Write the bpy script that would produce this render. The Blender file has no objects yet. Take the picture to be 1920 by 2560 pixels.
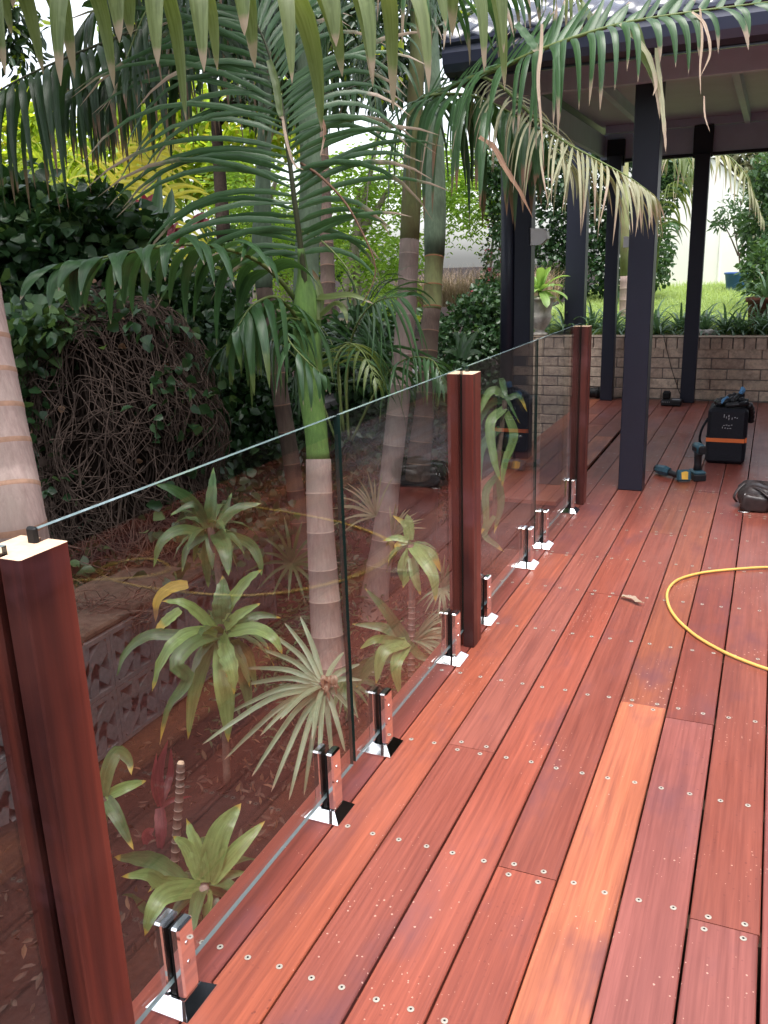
import bpy, math, random
import numpy as np
from mathutils import Vector, Matrix
random.seed(7); RS = np.random.RandomState(11)
sc = bpy.context.scene
COL = sc.collection
# ------------------------------------------------------------------ camera
CAMZ = 1.3892; FPX = 2166.0
RV = Vector((0.91606129, 0.39974287, -0.032208)); UV = Vector((-0.08263577, 0.26673695, 0.96022015)); FV = Vector((-0.39243222, 0.87695897, -0.27738045))
cd = bpy.data.cameras.new('camera'); cam = bpy.data.objects.new('camera', cd); COL.objects.link(cam)
cd.sensor_fit = 'HORIZONTAL'; cd.sensor_width = 36; cd.lens = FPX / 1920 * 36; cd.clip_start = .02; cd.clip_end = 400
m = Matrix.Identity(4)
for i in range(3): m[i][0] = RV[i]; m[i][1] = UV[i]; m[i][2] = -FV[i]
m[2][3] = CAMZ
cam.matrix_world = m; sc.camera = cam
# ------------------------------------------------------------------ sky and light
w = bpy.data.worlds.new("World"); sc.world = w; w.use_nodes = True
nt = w.node_tree; nt.nodes.clear()
sky = nt.nodes.new('ShaderNodeTexSky'); sky.sky_type = 'NISHITA'; sky.sun_disc = False
sky.sun_elevation = math.radians(74); sky.sun_rotation = math.radians(160); sky.air_density = 1.0; sky.dust_density = 3.0
hs = nt.nodes.new('ShaderNodeHueSaturation'); hs.inputs['Saturation'].default_value = .34
bg = nt.nodes.new('ShaderNodeBackground'); bg.inputs['Strength'].default_value = .15
out = nt.nodes.new('ShaderNodeOutputWorld')
nt.links.new(sky.outputs[0], hs.inputs['Color']); nt.links.new(hs.outputs[0], bg.inputs[0]); nt.links.new(bg.outputs[0], out.inputs[0])
sd = bpy.data.lights.new('sun', 'SUN'); sd.energy = .9; sd.angle = math.radians(40); sd.color = (1, .96, .92)
so = bpy.data.objects.new('sun', sd); COL.objects.link(so)
so.rotation_euler = Vector((-.342 * .2756, .94 * .2756, -.961)).to_track_quat('-Z', 'Y').to_euler()
sc.view_settings.view_transform = 'Standard'; sc.view_settings.look = 'None'; sc.view_settings.gamma = 1
sc.view_settings.exposure = 1.75
try:
    sc.cycles.max_bounces = 10; sc.cycles.transparent_max_bounces = 24
except Exception: pass

# ------------------------------------------------------------------ pixel rays (2-D measurements of the photo -> points in the place)
def ray(px, py): return FV * FPX + RV * (px - 960) - UV * (py - 1280)
def at_d(px, py, d):
    r = ray(px, py) * (d / FPX); return Vector((r.x, r.y, r.z + CAMZ))
def at_z(px, py, z):
    r = ray(px, py); t = (z - CAMZ) / r.z; return Vector((r.x * t, r.y * t, z))
def at_y(px, py, y):
    r = ray(px, py); t = y / r.y; return Vector((r.x * t, y, CAMZ + r.z * t))
def P3(l): return [p if isinstance(p, Vector) else at_d(*p[:3]) for p in l]

# ------------------------------------------------------------------ object helpers
WL = {}
def link(o, parent=None):
    COL.objects.link(o)
    if parent is not None: o.parent = parent
    return o
def tag(o, label=None, cat=None, group=None, kind=None):
    if label: o['label'] = label
    if cat: o['category'] = cat
    if group: o['group'] = group
    if kind: o['kind'] = kind
    return o
def empty(name, loc, label=None, cat=None, group=None, kind=None):
    o = bpy.data.objects.new(name, None); o.location = loc; o.empty_display_size = .1; COL.objects.link(o)
    WL[o.name] = Vector(loc); return tag(o, label, cat, group, kind)
def meshobj(name, verts, faces, mats, parent=None, smooth=False, mi=None):
    me = bpy.data.meshes.new(name); me.from_pydata([tuple(v) for v in verts], [], faces)
    for mt in (mats if isinstance(mats, (list, tuple)) else [mats]): me.materials.append(mt)
    if mi is not None: me.polygons.foreach_set('material_index', mi)
    if smooth: me.polygons.foreach_set('use_smooth', [True] * len(me.polygons))
    me.update()
    return place(bpy.data.objects.new(name, me), parent)
def place(o, parent=None, loc=(0, 0, 0)):
    link(o, parent); loc = Vector(loc)
    o.location = loc - (WL.get(parent.name, Vector()) if parent else Vector())
    WL[o.name] = loc
    return o
class MB:
    def __init__(s): s.v = []; s.f = []; s.m = []; s.a = {}
    def add(s, vs, fs, mi=0):
        b = len(s.v); s.v += [tuple(v) for v in vs]; s.f += [tuple(b + i for i in f) for f in fs]; s.m += [mi] * len(fs)
    def box(s, x0, x1, y0, y1, z0, z1, mi=0, c=0):
        if c <= 0:
            s.add([(x0, y0, z0), (x1, y0, z0), (x1, y1, z0), (x0, y1, z0), (x0, y0, z1), (x1, y0, z1), (x1, y1, z1), (x0, y1, z1)],
                  [(0, 3, 2, 1), (4, 5, 6, 7), (0, 1, 5, 4), (1, 2, 6, 5), (2, 3, 7, 6), (3, 0, 4, 7)], mi)
        else:
            vs = []
            for z, i in ((z0, c), (z0 + c, 0), (z1 - c, 0), (z1, c)):
                a = i
                ring = [(x0 + c + 0 * a, y0 + a), (x1 - c, y0 + a), (x1 - a, y0 + c), (x1 - a, y1 - c), (x1 - c, y1 - a), (x0 + c, y1 - a), (x0 + a, y1 - c), (x0 + a, y0 + c)]
                vs += [(p, q, z) for p, q in ring]
            fs = [tuple(range(7, -1, -1)), tuple(range(24, 32))]
            for k in range(3):
                for j in range(8):
                    fs.append((k * 8 + j, k * 8 + (j + 1) % 8, k * 8 + 8 + (j + 1) % 8, k * 8 + 8 + j))
            s.add(vs, fs, mi)
    def tube(s, pts, rad, seg=8, mi=0, cap=True, flat=1.0):
        pts = [Vector(p) for p in pts]; n = len(pts)
        if not hasattr(rad, '__len__'): rad = [rad] * n
        t = (pts[1] - pts[0]).normalized(); up = Vector((0, 0, 1)) if abs(t.z) < .9 else Vector((1, 0, 0))
        a = t.cross(up).normalized(); vs = []; fs = []
        for i, p in enumerate(pts):
            t = (pts[min(i + 1, n - 1)] - pts[max(i - 1, 0)]).normalized()
            a = (a - t * a.dot(t)).normalized(); b = t.cross(a)
            for k in range(seg):
                an = 2 * math.pi * k / seg; vs.append(p + a * (math.cos(an) * rad[i]) + b * (math.sin(an) * rad[i] * flat))
        for i in range(n - 1):
            for k in range(seg): fs.append((i * seg + k, i * seg + (k + 1) % seg, (i + 1) * seg + (k + 1) % seg, (i + 1) * seg + k))
        if cap: fs.append(tuple(range(seg - 1, -1, -1))); fs.append(tuple((n - 1) * seg + k for k in range(seg)))
        s.add(vs, fs, mi)
    def lathe(s, c, prof, seg=24, mi=0, flute=None):
        vs = []; fs = []
        for r, z in prof:
            for k in range(seg):
                an = 2 * math.pi * k / seg; rr = r * (1 + (flute(z, an) if flute else 0)); vs.append((c[0] + rr * math.cos(an), c[1] + rr * math.sin(an), c[2] + z))
        n = len(prof)
        for i in range(n - 1):
            for k in range(seg): fs.append((i * seg + k, i * seg + (k + 1) % seg, (i + 1) * seg + (k + 1) % seg, (i + 1) * seg + k))
        fs.append(tuple(range(seg - 1, -1, -1))); fs.append(tuple((n - 1) * seg + k for k in range(seg)))
        s.add(vs, fs, mi)
    def build(s, name, mats, parent=None, smooth=False):
        o = meshobj(name, s.v, s.f, mats, parent, smooth, s.m)
        if s.a:
            at = o.data.attributes.new('blade', 'FLOAT_VECTOR', 'POINT'); buf = np.zeros((len(s.v), 3), np.float32)
            for k, q in s.a.items(): buf[k[0]:k[1]] = q
            at.data.foreach_set('vector', buf.ravel())
        return o

def cr(pts, n):
    """smooth curve through points, n samples"""
    P = [Vector(p) for p in pts]; P = [P[0] * 2 - P[1]] + P + [P[-1] * 2 - P[-2]]; k = len(P) - 3; out = []
    for i in range(n):
        u = i / (n - 1) * k; j = min(int(u), k - 1); t = u - j; a, b, c, d = P[j:j + 4]
        out.append(.5 * ((2 * b) + (c - a) * t + (2 * a - 5 * b + 4 * c - d) * t * t + (3 * b - a - 3 * c + d) * t ** 3))
    return out
def lerpl(l, t):
    x = t * (len(l) - 1); i = min(int(x), len(l) - 2); return l[i] + (l[i + 1] - l[i]) * (x - i)

# ------------------------------------------------------------------ materials
class NT:
    def __init__(s, name):
        s.mat = bpy.data.materials.new(name); s.mat.use_nodes = True; s.t = s.mat.node_tree; s.n = s.t.nodes; s.n.clear()
        s.out = s.n.new('ShaderNodeOutputMaterial')
    def N(s, ty, **k):
        o = s.n.new(ty)
        for a, b in k.items():
            if a.startswith('_'): setattr(o, a[1:], b)
            else: s.set(o.inputs[a.replace('__', ' ')], b)
        return o
    def set(s, inp, v):
        if isinstance(v, bpy.types.NodeSocket): s.t.links.new(v, inp)
        elif isinstance(v, (tuple, list)) and inp.type == 'RGBA': inp.default_value = (*v[:3], 1)
        else: inp.default_value = v
    def mix(s, f, a, b, mode='MIX'):
        o = s.n.new('ShaderNodeMix'); o.data_type = 'RGBA'; o.blend_type = mode
        s.set(o.inputs[0], f); s.set(o.inputs[6], a); s.set(o.inputs[7], b); return o.outputs[2]
    def math(s, op, a, b=0.0):
        o = s.n.new('ShaderNodeMath'); o.operation = op; s.set(o.inputs[0], a); s.set(o.inputs[1], b); return o.outputs[0]
    def ramp(s, f, a, b):
        o = s.n.new('ShaderNodeMapRange'); s.set(o.inputs[0], f); o.inputs[1].default_value = a; o.inputs[2].default_value = b; return o.outputs[0]
    def noise(s, vec, scale, detail=3, rough=.5):
        o = s.N('ShaderNodeTexNoise', Scale=scale, Detail=detail, Roughness=rough)
        if vec is not None: s.set(o.inputs['Vector'], vec)
        return o.outputs['Fac']
    def pos(s, sx=1, sy=1, sz=1, rnd=False):
        g = s.n.new('ShaderNodeNewGeometry'); mp = s.n.new('ShaderNodeMapping'); s.t.links.new(g.outputs['Position'], mp.inputs[0])
        mp.inputs['Scale'].default_value = (sx, sy, sz)
        if rnd:
            oi = s.n.new('ShaderNodeObjectInfo'); c = s.N('ShaderNodeCombineXYZ'); k = s.math('MULTIPLY', oi.outputs['Random'], 37.0)
            for q in range(3): s.set(c.inputs[q], k)
            s.t.links.new(c.outputs[0], mp.inputs['Location'])
        return mp.outputs[0]
    def bsdf(s, color, rough=.6, spec=.4, bump=None, bs=.2, bd=.01, metal=0, **k):
        p = s.N('ShaderNodeBsdfPrincipled', Base__Color=color, Roughness=rough, Metallic=metal); p.inputs['Specular IOR Level'].default_value = spec
        if bump is not None:
            b = s.N('ShaderNodeBump', Height=bump, Strength=bs, Distance=bd); s.t.links.new(b.outputs[0], p.inputs['Normal'])
        for a, v in k.items(): s.set(p.inputs[a.replace('__', ' ')], v)
        return p.outputs[0]
    def done(s, sh): s.t.links.new(sh, s.out.inputs[0]); return s.mat

def wood_mat(name, objcol=True, col=(.3, .08, .05), axis='y', rough=.42, specks=True, dark=.45):
    t = NT(name)
    if objcol:
        base = t.n.new('ShaderNodeObjectInfo').outputs['Color']
    else: base = t.mix(0, col, col)
    S = {'y': (95, 2.6, 95), 'z': (60, 60, 1.6)}[axis]; S2 = {'y': (14, .9, 14), 'z': (13, 13, .5)}[axis]
    g1 = t.noise(t.pos(*S, rnd=True), 1, 4, .65); g2 = t.noise(t.pos(*S2, rnd=True), 1, 3)
    st = t.noise(t.pos(5, 2.2, 5, rnd=True), 1, 4, .6)
    c = t.mix(t.ramp(g1, .3, .72), t.mix(.08, base, (.6, .25, .15)), t.mix(.62, base, (.11, .028, .02)))
    c = t.mix(t.math('MULTIPLY', t.ramp(g2, *((.45, .75) if objcol else (.42, .6))), dark), c, (.1, .025, .025) if objcol else (.035, .01, .01))
    c = t.mix(t.math('MULTIPLY', t.ramp(st, .55, .74), .7), c, (.13, .045, .055))
    pk = t.noise(t.pos(3, 1.4, 3, rnd=True), 1, 3)
    c = t.mix(t.math('MULTIPLY', t.ramp(pk, .5, .8), .22), c, (.40, .14, .11))
    r = t.mix(t.ramp(st, .35, .7), (rough,) * 3, (rough + .22,) * 3)
    if specks:
        v = t.N('ShaderNodeTexVoronoi', Vector=t.pos(95, 95, 95), Scale=1.0); v2 = t.noise(t.pos(2.5, 2.5, 2.5), 1, 2)
        vr = t.math('MULTIPLY', t.ramp(v2, .42, .66), .19)
        vr = t.math('MULTIPLY', vr, t.math('ADD', .35, t.N('ShaderNodeSeparateColor', Color=v.outputs['Color']).outputs[2])); sp = t.math('LESS_THAN', t.math('ADD', v.outputs['Distance'], t.math('MULTIPLY', t.math('SUBTRACT', t.noise(t.pos(400, 400, 400), 1, 2), .5), .25)), vr)
        keep = t.math('GREATER_THAN', t.N('ShaderNodeSeparateColor', Color=v.outputs['Color']).outputs[0], .62)
        c = t.mix(t.math('MULTIPLY', t.math('MULTIPLY', sp, keep), .6), c, (.75, .48, .38))
        v3 = t.N('ShaderNodeTexVoronoi', Vector=t.pos(60, 60, 60), Scale=1.0)
        k3 = t.math('GREATER_THAN', t.N('ShaderNodeSeparateColor', Color=v3.outputs['Color']).outputs[1], .55)
        d3 = t.math('MULTIPLY', t.math('LESS_THAN', v3.outputs['Distance'], .17), k3)
        wet = t.ramp(t.noise(t.pos(1.3, .8, 1.3), 1, 2), .48, .6)
        c = t.mix(t.math('MULTIPLY', t.math('MULTIPLY', d3, wet), .5), c, (.1, .02, .02))
    return t.done(t.bsdf(c, r, .5, bump=t.math('ADD', g1, t.math('MULTIPLY', st, .6)), bs=.28, bd=.003))

LEAFDEF = {}
def leaf_mat(name, c1, c2, rough=.42, trans=.3, streak=True, spec=.45, tcol=None, tipdef=None):
    if tipdef is None: LEAFDEF[name] = (c1, c2, rough, trans, tcol)
    t = NT(name); g = t.n.new('ShaderNodeNewGeometry'); oi = t.n.new('ShaderNodeObjectInfo')
    f = t.math('FRACT', t.math('ADD', g.outputs['Random Per Island'], oi.outputs['Random']))
    nz = t.noise(t.pos(9, 9, 9), 1, 3)
    c = t.mix(f, c1, c2); c = t.mix(t.math('MULTIPLY', t.ramp(nz, .4, .8), .5), c, tuple(x * .45 for x in c1))
    nb = t.noise(t.pos(26, 26, 26), 1, 2)
    c = t.mix(t.math('MULTIPLY', t.ramp(nb, .62, .8), .45), c, tuple(min(1, x * 1.6 + .03) for x in c2))
    bump = t.noise(t.pos(70, 70, 12), 1, 2)
    if tipdef:
        d1, d2, drr, dtr, _t = tipdef; at = t.N('ShaderNodeAttribute', _attribute_name='blade'); sx = t.N('ShaderNodeSeparateXYZ', Vector=at.outputs['Vector'])
        cb = t.N('ShaderNodeCombineXYZ', X=t.math('MULTIPLY', sx.outputs[1], 3.2), Y=t.math('MULTIPLY', sx.outputs[2], .8), Z=t.math('MULTIPLY', f, 20.0))
        stp = t.noise(cb.outputs[0], 1, 3, .7); bump = stp
        c = t.mix(t.math('MULTIPLY', t.ramp(stp, .42, .7), .5), c, tuple(min(1, x * 1.5 + .02) for x in c2)); c = t.mix(t.math('MULTIPLY', t.ramp(stp, .5, .3), .4), c, tuple(x * .5 for x in c1))
        edge = t.math('MULTIPLY', t.ramp(t.math('ABSOLUTE', sx.outputs[1]), .82, 1.0), .3)
        k = t.ramp(t.math('ADD', t.math('ADD', sx.outputs[0], edge), t.math('MULTIPLY', t.math('SUBTRACT', t.noise(t.pos(22, 22, 22), 1, 3), .5), .9)), .35, .75)
        c = t.mix(k, c, t.mix(nb, d1, d2))
    b = t.bsdf(c, rough, spec, bump=bump, bs=.3, bd=.002)
    tr = t.N('ShaderNodeBsdfTranslucent', Color=t.mix(.55, c, tcol or (c2[0] * 2.2, c2[1] * 2.2, c2[2] * .9)))
    mx = t.N('ShaderNodeMixShader'); t.set(mx.inputs[0], trans); t.t.links.new(b, mx.inputs[1]); t.t.links.new(tr.outputs[0], mx.inputs[2])
    return t.done(mx.outputs[0])

def LM(a, b=None):
    if b is None or a == b: b = a
    key = a + '__' + b
    if key not in M:
        c1, c2, r_, tr_, tc = LEAFDEF[M[a].name]; M[key] = leaf_mat(M[a].name + '_to_' + M[b].name, c1, c2, r_, tr_, tcol=tc, tipdef=LEAFDEF[M[b].name])
    return M[key]
def plain(name, col, rough=.6, spec=.4, metal=0, var=.25, scale=20, bs=.15, **k):
    t = NT(name); n = t.noise(t.pos(scale, scale, scale), 1, 4, .6)
    c = t.mix(t.ramp(n, .3, .7), col, tuple(x * (1 - var) for x in col))
    return t.done(t.bsdf(c, rough, spec, bump=n, bs=bs, bd=.004, metal=metal, **k))

M = {}
M['deck'] = wood_mat('merbau_deck', rough=.31); M['postwood'] = wood_mat('merbau_post', False, (.17, .027, .018), 'z', .3, False, .95)
M['endgrain'] = plain('cut_end_grain', (.74, .52, .36), .7, .2, scale=60, var=.2)
M['ply'] = plain('joist_timber', (.06, .035, .02), .9)
def trunk_mat(name, c1, c2, c3):
    t = NT(name); a = t.noise(t.pos(70, 70, 6), 1, 4, .7); b = t.noise(t.pos(9, 9, 5), 1, 3)
    c = t.mix(t.ramp(a, .3, .72), c1, c2); c = t.mix(t.ramp(b, .45, .75), c, c3)
    return t.done(t.bsdf(c, .8, .2, bump=a, bs=.5, bd=.006))
M['trunk'] = trunk_mat('palm_trunk_pink', (.36, .27, .24), (.235, .165, .145), (.26, .21, .18))
M['trunkd'] = trunk_mat('palm_trunk_brown', (.16, .11, .09), (.09, .06, .05), (.12, .09, .065))
M['ring'] = plain('trunk_leaf_scar', (.32, .19, .13), .85, .2, scale=60)
M['ringp'] = plain('trunk_leaf_scar_pale', (.5, .38, .33), .85, .2, scale=60)
M['ringr'] = plain('trunk_leaf_scar_red', (.42, .16, .09), .85, .2, scale=60)
M['shaft'] = trunk_mat('crownshaft_bright_green', (.16, .27, .07), (.09, .17, .045), (.035, .06, .025))
M['shaftg'] = trunk_mat('crownshaft_grey_green', (.20, .27, .18), (.13, .18, .12), (.09, .12, .08))
M['shafty'] = trunk_mat('crownshaft_yellow_green', (.26, .28, .12), (.18, .19, .09), (.15, .12, .06))
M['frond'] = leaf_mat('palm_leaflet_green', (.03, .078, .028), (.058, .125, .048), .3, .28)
M['frondd'] = leaf_mat('palm_leaflet_dark', (.017, .04, .017), (.032, .068, .028), .34, .28)  # darker copy of the green leaflet, shadow put into the colour
M['frondy'] = leaf_mat('palm_leaflet_olive', (.09, .135, .04), (.155, .195, .07), .4, .4)
M['frondp'] = leaf_mat('palm_leaflet_pale', (.20, .22, .12), (.34, .32, .2), .6, .25)
M['frondyel'] = leaf_mat('cane_palm_yellow', (.36, .36, .05), (.55, .48, .08), .45, .5)
M['dry'] = leaf_mat('dry_leaf_tip', (.30, .21, .15), (.42, .32, .24), .8, .15)
M['dry2'] = leaf_mat('dead_brown_leaf', (.16, .08, .05), (.26, .15, .09), .8, .15); M['litter'] = leaf_mat('brown_leaf_litter', (.045, .03, .024), (.09, .055, .04), .9, .05)
M['rach'] = plain('frond_midrib', (.13, .17, .05), .5, .3)
M['rachd'] = plain('frond_midrib_dark', (.05, .055, .025), .5, .3)
M['drac'] = leaf_mat('corn_plant_leaf', (.12, .205, .06), (.21, .31, .10), .3, .25)
M['dracd'] = leaf_mat('corn_plant_leaf_deep', (.045, .10, .035), (.08, .15, .05), .3, .25)
M['dracy'] = leaf_mat('yellowed_leaf', (.42, .34, .05), (.5, .3, .06), .5, .4)
M['yucca'] = leaf_mat('strap_leaf_bluegreen', (.15, .21, .12), (.24, .30, .19), .4, .2)
M['redleaf'] = leaf_mat('red_cordyline_leaf', (.07, .015, .02), (.2, .03, .04), .4, .35, tcol=(.6, .05, .08))
M['ivy'] = leaf_mat('ivy_leaf', (.015, .045, .014), (.035, .085, .03), .35, .15)
M['ivyl'] = leaf_mat('creeper_leaf_light', (.05, .11, .05), (.12, .2, .07), .45, .25)
M['bright'] = leaf_mat('feathery_leaf_bright', (.20, .34, .05), (.32, .48, .09), .45, .5)
M['backl'] = leaf_mat('sunlit_garden_leaf', (.16, .30, .03), (.36, .42, .05), .45, .6)  # backlit brightness is put into the leaf colour itself
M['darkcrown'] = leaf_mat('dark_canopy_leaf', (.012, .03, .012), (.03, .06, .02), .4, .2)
M['shrub'] = leaf_mat('shrub_leaf', (.04, .09, .04), (.08, .15, .06), .4, .25)
M['agave'] = leaf_mat('agave_leaf', (.22, .36, .10), (.3, .46, .14), .4, .3)
M['liri'] = leaf_mat('strappy_border_leaf', (.05, .11, .06), (.10, .18, .10), .35, .2)
M['twig'] = plain('dead_vine_twig', (.15, .105, .085), .9, .15, scale=40, var=.5)
M['twigd'] = plain('dead_vine_twig_dark', (.06, .042, .034), .9, .1, scale=40, var=.5)
M['core'] = plain('painted_shade_core', (.018, .012, .009), .98, .05, var=.5)  # near-black colour paints in the shade inside the mound and block wall
M['mulch'] = plain('garden_soil', (.028, .018, .016), .95, .1, scale=35, var=.6, bs=.8)
M['bark'] = plain('pale_branch_bark', (.34, .29, .22), .85, .2)
M['lawn'] = plain('lawn_ground', (.24, .33, .12), .9, .1, scale=8)
M['grass'] = leaf_mat('lawn_blade', (.26, .36, .13), (.38, .46, .19), .5, .4)
M['black'] = plain('charcoal_paint', (.022, .025, .042), .42, .4, var=.1, scale=8, bs=.05)
M['gutter'] = plain('charcoal_gutter_paint', (.045, .05, .085), .3, .5, var=.08, scale=3, bs=.03)
M['beam'] = plain('pale_grey_painted_timber', (.58, .66, .84), .6, .3, var=.12, scale=6)
M['ceil'] = plain('grey_ceiling_sheet', (.56, .52, .70), .6, .3, var=.1, scale=4)
M['tile'] = plain('glazed_charcoal_roof_tile', (.06, .065, .095), .16, .9, var=.3, scale=9, bs=.1)
M['white'] = plain('white_plastic', (.75, .75, .75), .4, .4, var=.05)
M['shed'] = plain('cream_steel_sheet', (.88, .86, .82), .45, .4, var=.08, scale=1.5, bs=.03)
M['plinth'] = plain('grey_concrete_plinth', (.10, .10, .105), .9)
M['stone'] = plain('river_stone', (.6, .56, .52), .7, .3, scale=25)
M['urn'] = plain('weathered_concrete', (.66, .60, .54), .9, .15, scale=18, var=.45, bs=.6)
M['terra'] = plain('terracotta', (.24, .09, .06), .75, .3, scale=12, var=.35)
M['blue'] = plain('blue_glazed_pot', (.03, .11, .40), .35, .5, var=.25, scale=6)
M['block'] = plain('grey_concrete_block', (.16, .155, .16), .95, .1, scale=45, var=.3, bs=.6)
M['capd'] = plain('dirty_wall_capping', (.12, .085, .065), .95, .1, scale=22, var=.6, bs=.9)
M['sand'] = plain('sandy_mortar_capping', (.34, .26, .2), .95, .1, scale=30, var=.4, bs=.8)
M['rub'] = plain('black_rubber', (.01, .01, .011), .55, .3, var=.1)
M['bagf'] = plain('black_woven_nylon', (.012, .013, .02), .65, .3, scale=90, var=.3, bs=.4)
M['orange'] = plain('orange_webbing', (.85, .20, .06), .6, .3, var=.1)
M['teal'] = plain('teal_tool_plastic', (.035, .10, .14), .4, .5, var=.3, scale=60)
M['tooldk'] = plain('black_tool_plastic', (.015, .016, .02), .45, .5, scale=60)
M['yell'] = plain('yellow_label', (.85, .50, .08), .5, .3)
M['paleb'] = plain('pale_blue_rubber_glove', (.12, .30, .55), .6, .3)
M['leather'] = plain('worn_brown_leather', (.045, .03, .03), .42, .6, scale=18, var=.6, bs=.6)
M['steel'] = plain('bright_steel', (.75, .75, .75), .25, .5, metal=1)
M['screw'] = plain('screw_head', (.52, .47, .40), .45, .5, metal=.3, var=.3, scale=200)
M['hose'] = plain('yellow_air_hose', (.78, .48, .12), .4, .5, var=.2, scale=5)
M['fade'] = plain('faded_print', (.38, .38, .40), .8, .1)
M['flower'] = plain('pink_blossom', (.6, .12, .16), .6, .3)
M['tan'] = plain('house_brick_dark', (.045, .035, .03), .8, .2)
M['winglass'] = plain('dark_window_glass', (.01, .012, .014), .08, .5, var=0, bs=0)
# chrome
t = NT('polished_chrome'); M['chrome'] = t.done(t.bsdf((.86, .86, .88), .05, .5, metal=1))
# brick with per-brick colour
t = NT('tan_brick'); oi = t.n.new('ShaderNodeObjectInfo'); n = t.noise(t.pos(25, 25, 25), 1, 5, .65)
c = t.mix(oi.outputs['Random'], (.84, .66, .51), (.66, .50, .40)); c = t.mix(t.ramp(n, .4, .85), c, (.3, .2, .16))
c = t.mix(t.math('MULTIPLY', t.ramp(t.noise(t.pos(2, 2, 4), 1, 3), .5, .7), .35), c, (.12, .09, .09))
M['brick'] = t.done(t.bsdf(c, .92, .15, bump=n, bs=.7, bd=.004))
M['mortar'] = plain('mortar', (.30, .26, .24), .95, .1, scale=60)
# clear glass pane: both faces reflect by Fresnel (Schlick on |cos|), light passes straight through the thin sheet
t = NT('clear_toughened_glass'); g = t.n.new('ShaderNodeNewGeometry')
dp = t.n.new('ShaderNodeVectorMath'); dp.operation = 'DOT_PRODUCT'; t.t.links.new(g.outputs['Normal'], dp.inputs[0]); t.t.links.new(g.outputs['Incoming'], dp.inputs[1])
cs = t.math('ABSOLUTE', dp.outputs['Value']); k = t.math('POWER', t.math('SUBTRACT', 1.0, cs), 5.0)
fr = t.math('ADD', t.math('MULTIPLY', k, .96), .04)
tr = t.N('ShaderNodeBsdfTransparent', Color=(.955, .965, .955)); gl = t.N('ShaderNodeBsdfGlossy', Color=(1, 1, 1), Roughness=.004)
mx = t.N('ShaderNodeMixShader'); t.set(mx.inputs[0], fr); t.t.links.new(tr.outputs[0], mx.inputs[1]); t.t.links.new(gl.outputs[0], mx.inputs[2])
M['glass'] = t.done(mx.outputs[0])
t = NT('glass_edge'); M['gedge'] = t.done(t.bsdf((.012, .03, .026), .12, .6))
t = NT('glass_edge_top'); M['gtop'] = t.done(t.bsdf((.16, .22, .23), .1, .8))
# ================================================================== SETTING
GZ = -.75
# garden ground (one uneven sheet) and raised lawn
def grid(name, x0, x1, y0, y1, nx, ny, zf, mat, label=None):
    vs = []; fs = []
    for j in range(ny + 1):
        for i in range(nx + 1):
            x = x0 + (x1 - x0) * i / nx; y = y0 + (y1 - y0) * j / ny; vs.append((x, y, zf(x, y)))
    for j in range(ny):
        for i in range(nx): a = j * (nx + 1) + i; fs.append((a, a + 1, a + nx + 2, a + nx + 1))
    return meshobj(name, vs, fs, mat, None, True)
def lawnz(x, y): return .56 + .06 * (y - 9.1) if y > 9.1 else .56
def gz(x, y):
    z = GZ + .05 * math.sin(x * 5.1 + y * 2) + .04 * math.sin(y * 6.3 - x * 3)
    if x < -2.9: z += min(1, (-2.9 - x) / .15) * .5 * max(0, min(1, (5.0 - y) / .8))
    if x < -4.2: z += min(1, (-4.2 - x) / 3) * .4
    if x > -1.2: z = min(z, GZ)
    return z
tag(grid('ground', -9, 5, -3, 8.95, 110, 100, gz, M['mulch']), kind='structure')
o = meshobj('terrain', [(-150, -60, -.95), (150, -60, -.95), (150, 250, -.95), (-150, 250, -.95)], [(0, 1, 2, 3)], M['mulch']); tag(o, kind='structure')
lw = grid('lawn', -2.75, 4, 9.12, 15.2, 40, 50, lambda x, y: lawnz(x, y) + .015 * math.sin(x * 3 + y * 2), M['lawn']); tag(lw, kind='structure')
bank = grid('bank', -9, -2.75, 8.9, 18, 40, 40, lambda x, y: -.3 + .12 * (y - 8.9) + .1 * math.sin(x * 2 + y), M['mulch']); tag(bank, kind='structure')
# grass blades on the lawn
def ribbons(name, roots, L, W, mat, parent=None, lean=.5, seg=2, kind='stuff'):
    roots = np.asarray(roots); n = len(roots); an = RS.rand(n) * 6.283; l = L * (.6 + .8 * RS.rand(n)); ww = W * (.7 + .6 * RS.rand(n))
    d = np.stack([np.cos(an), np.sin(an), 0 * an], 1); s = np.stack([-np.sin(an), np.cos(an), 0 * an], 1); le = lean * (.3 + RS.rand(n))
    V = []
    for k in range(seg + 1):
        t = k / seg; c = roots + d * (le * l * t * t)[:, None] + np.array([0, 0, 1]) * (l * t * (1 - .35 * le * t))[:, None]
        hw = ww * (1 - t) * .5 if k else ww * .5
        if k == seg: V.append(c[:, None])
        else: V.append(np.stack([c - s * hw[:, None], c + s * hw[:, None]], 1))
    V = np.concatenate(V, 1); q = V.shape[1]; base = np.arange(n)[:, None] * q; F = []
    for k in range(seg - 1): F.append(base + np.array([2 * k, 2 * k + 1, 2 * k + 3, 2 * k + 2]))
    fs = np.concatenate(F, 0).tolist() if F else []
    fs += (base + np.array([2 * seg - 2, 2 * seg - 1, 2 * seg])).tolist()
    o = meshobj(name, V.reshape(-1, 3).tolist(), fs, mat, parent)
    if kind: o['kind'] = kind
    return o
r = RS.rand(26000, 2); yy = 9.2 + 5.3 * r[:, 1] ** 1.3; xx = -2.6 + 3.4 * r[:, 0]
ribbons('grass', np.stack([xx, yy, np.array([lawnz(a, b) for a, b in zip(xx, yy)]) + .0], 1), .09, .009, M['grass'], lean=.8)

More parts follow.
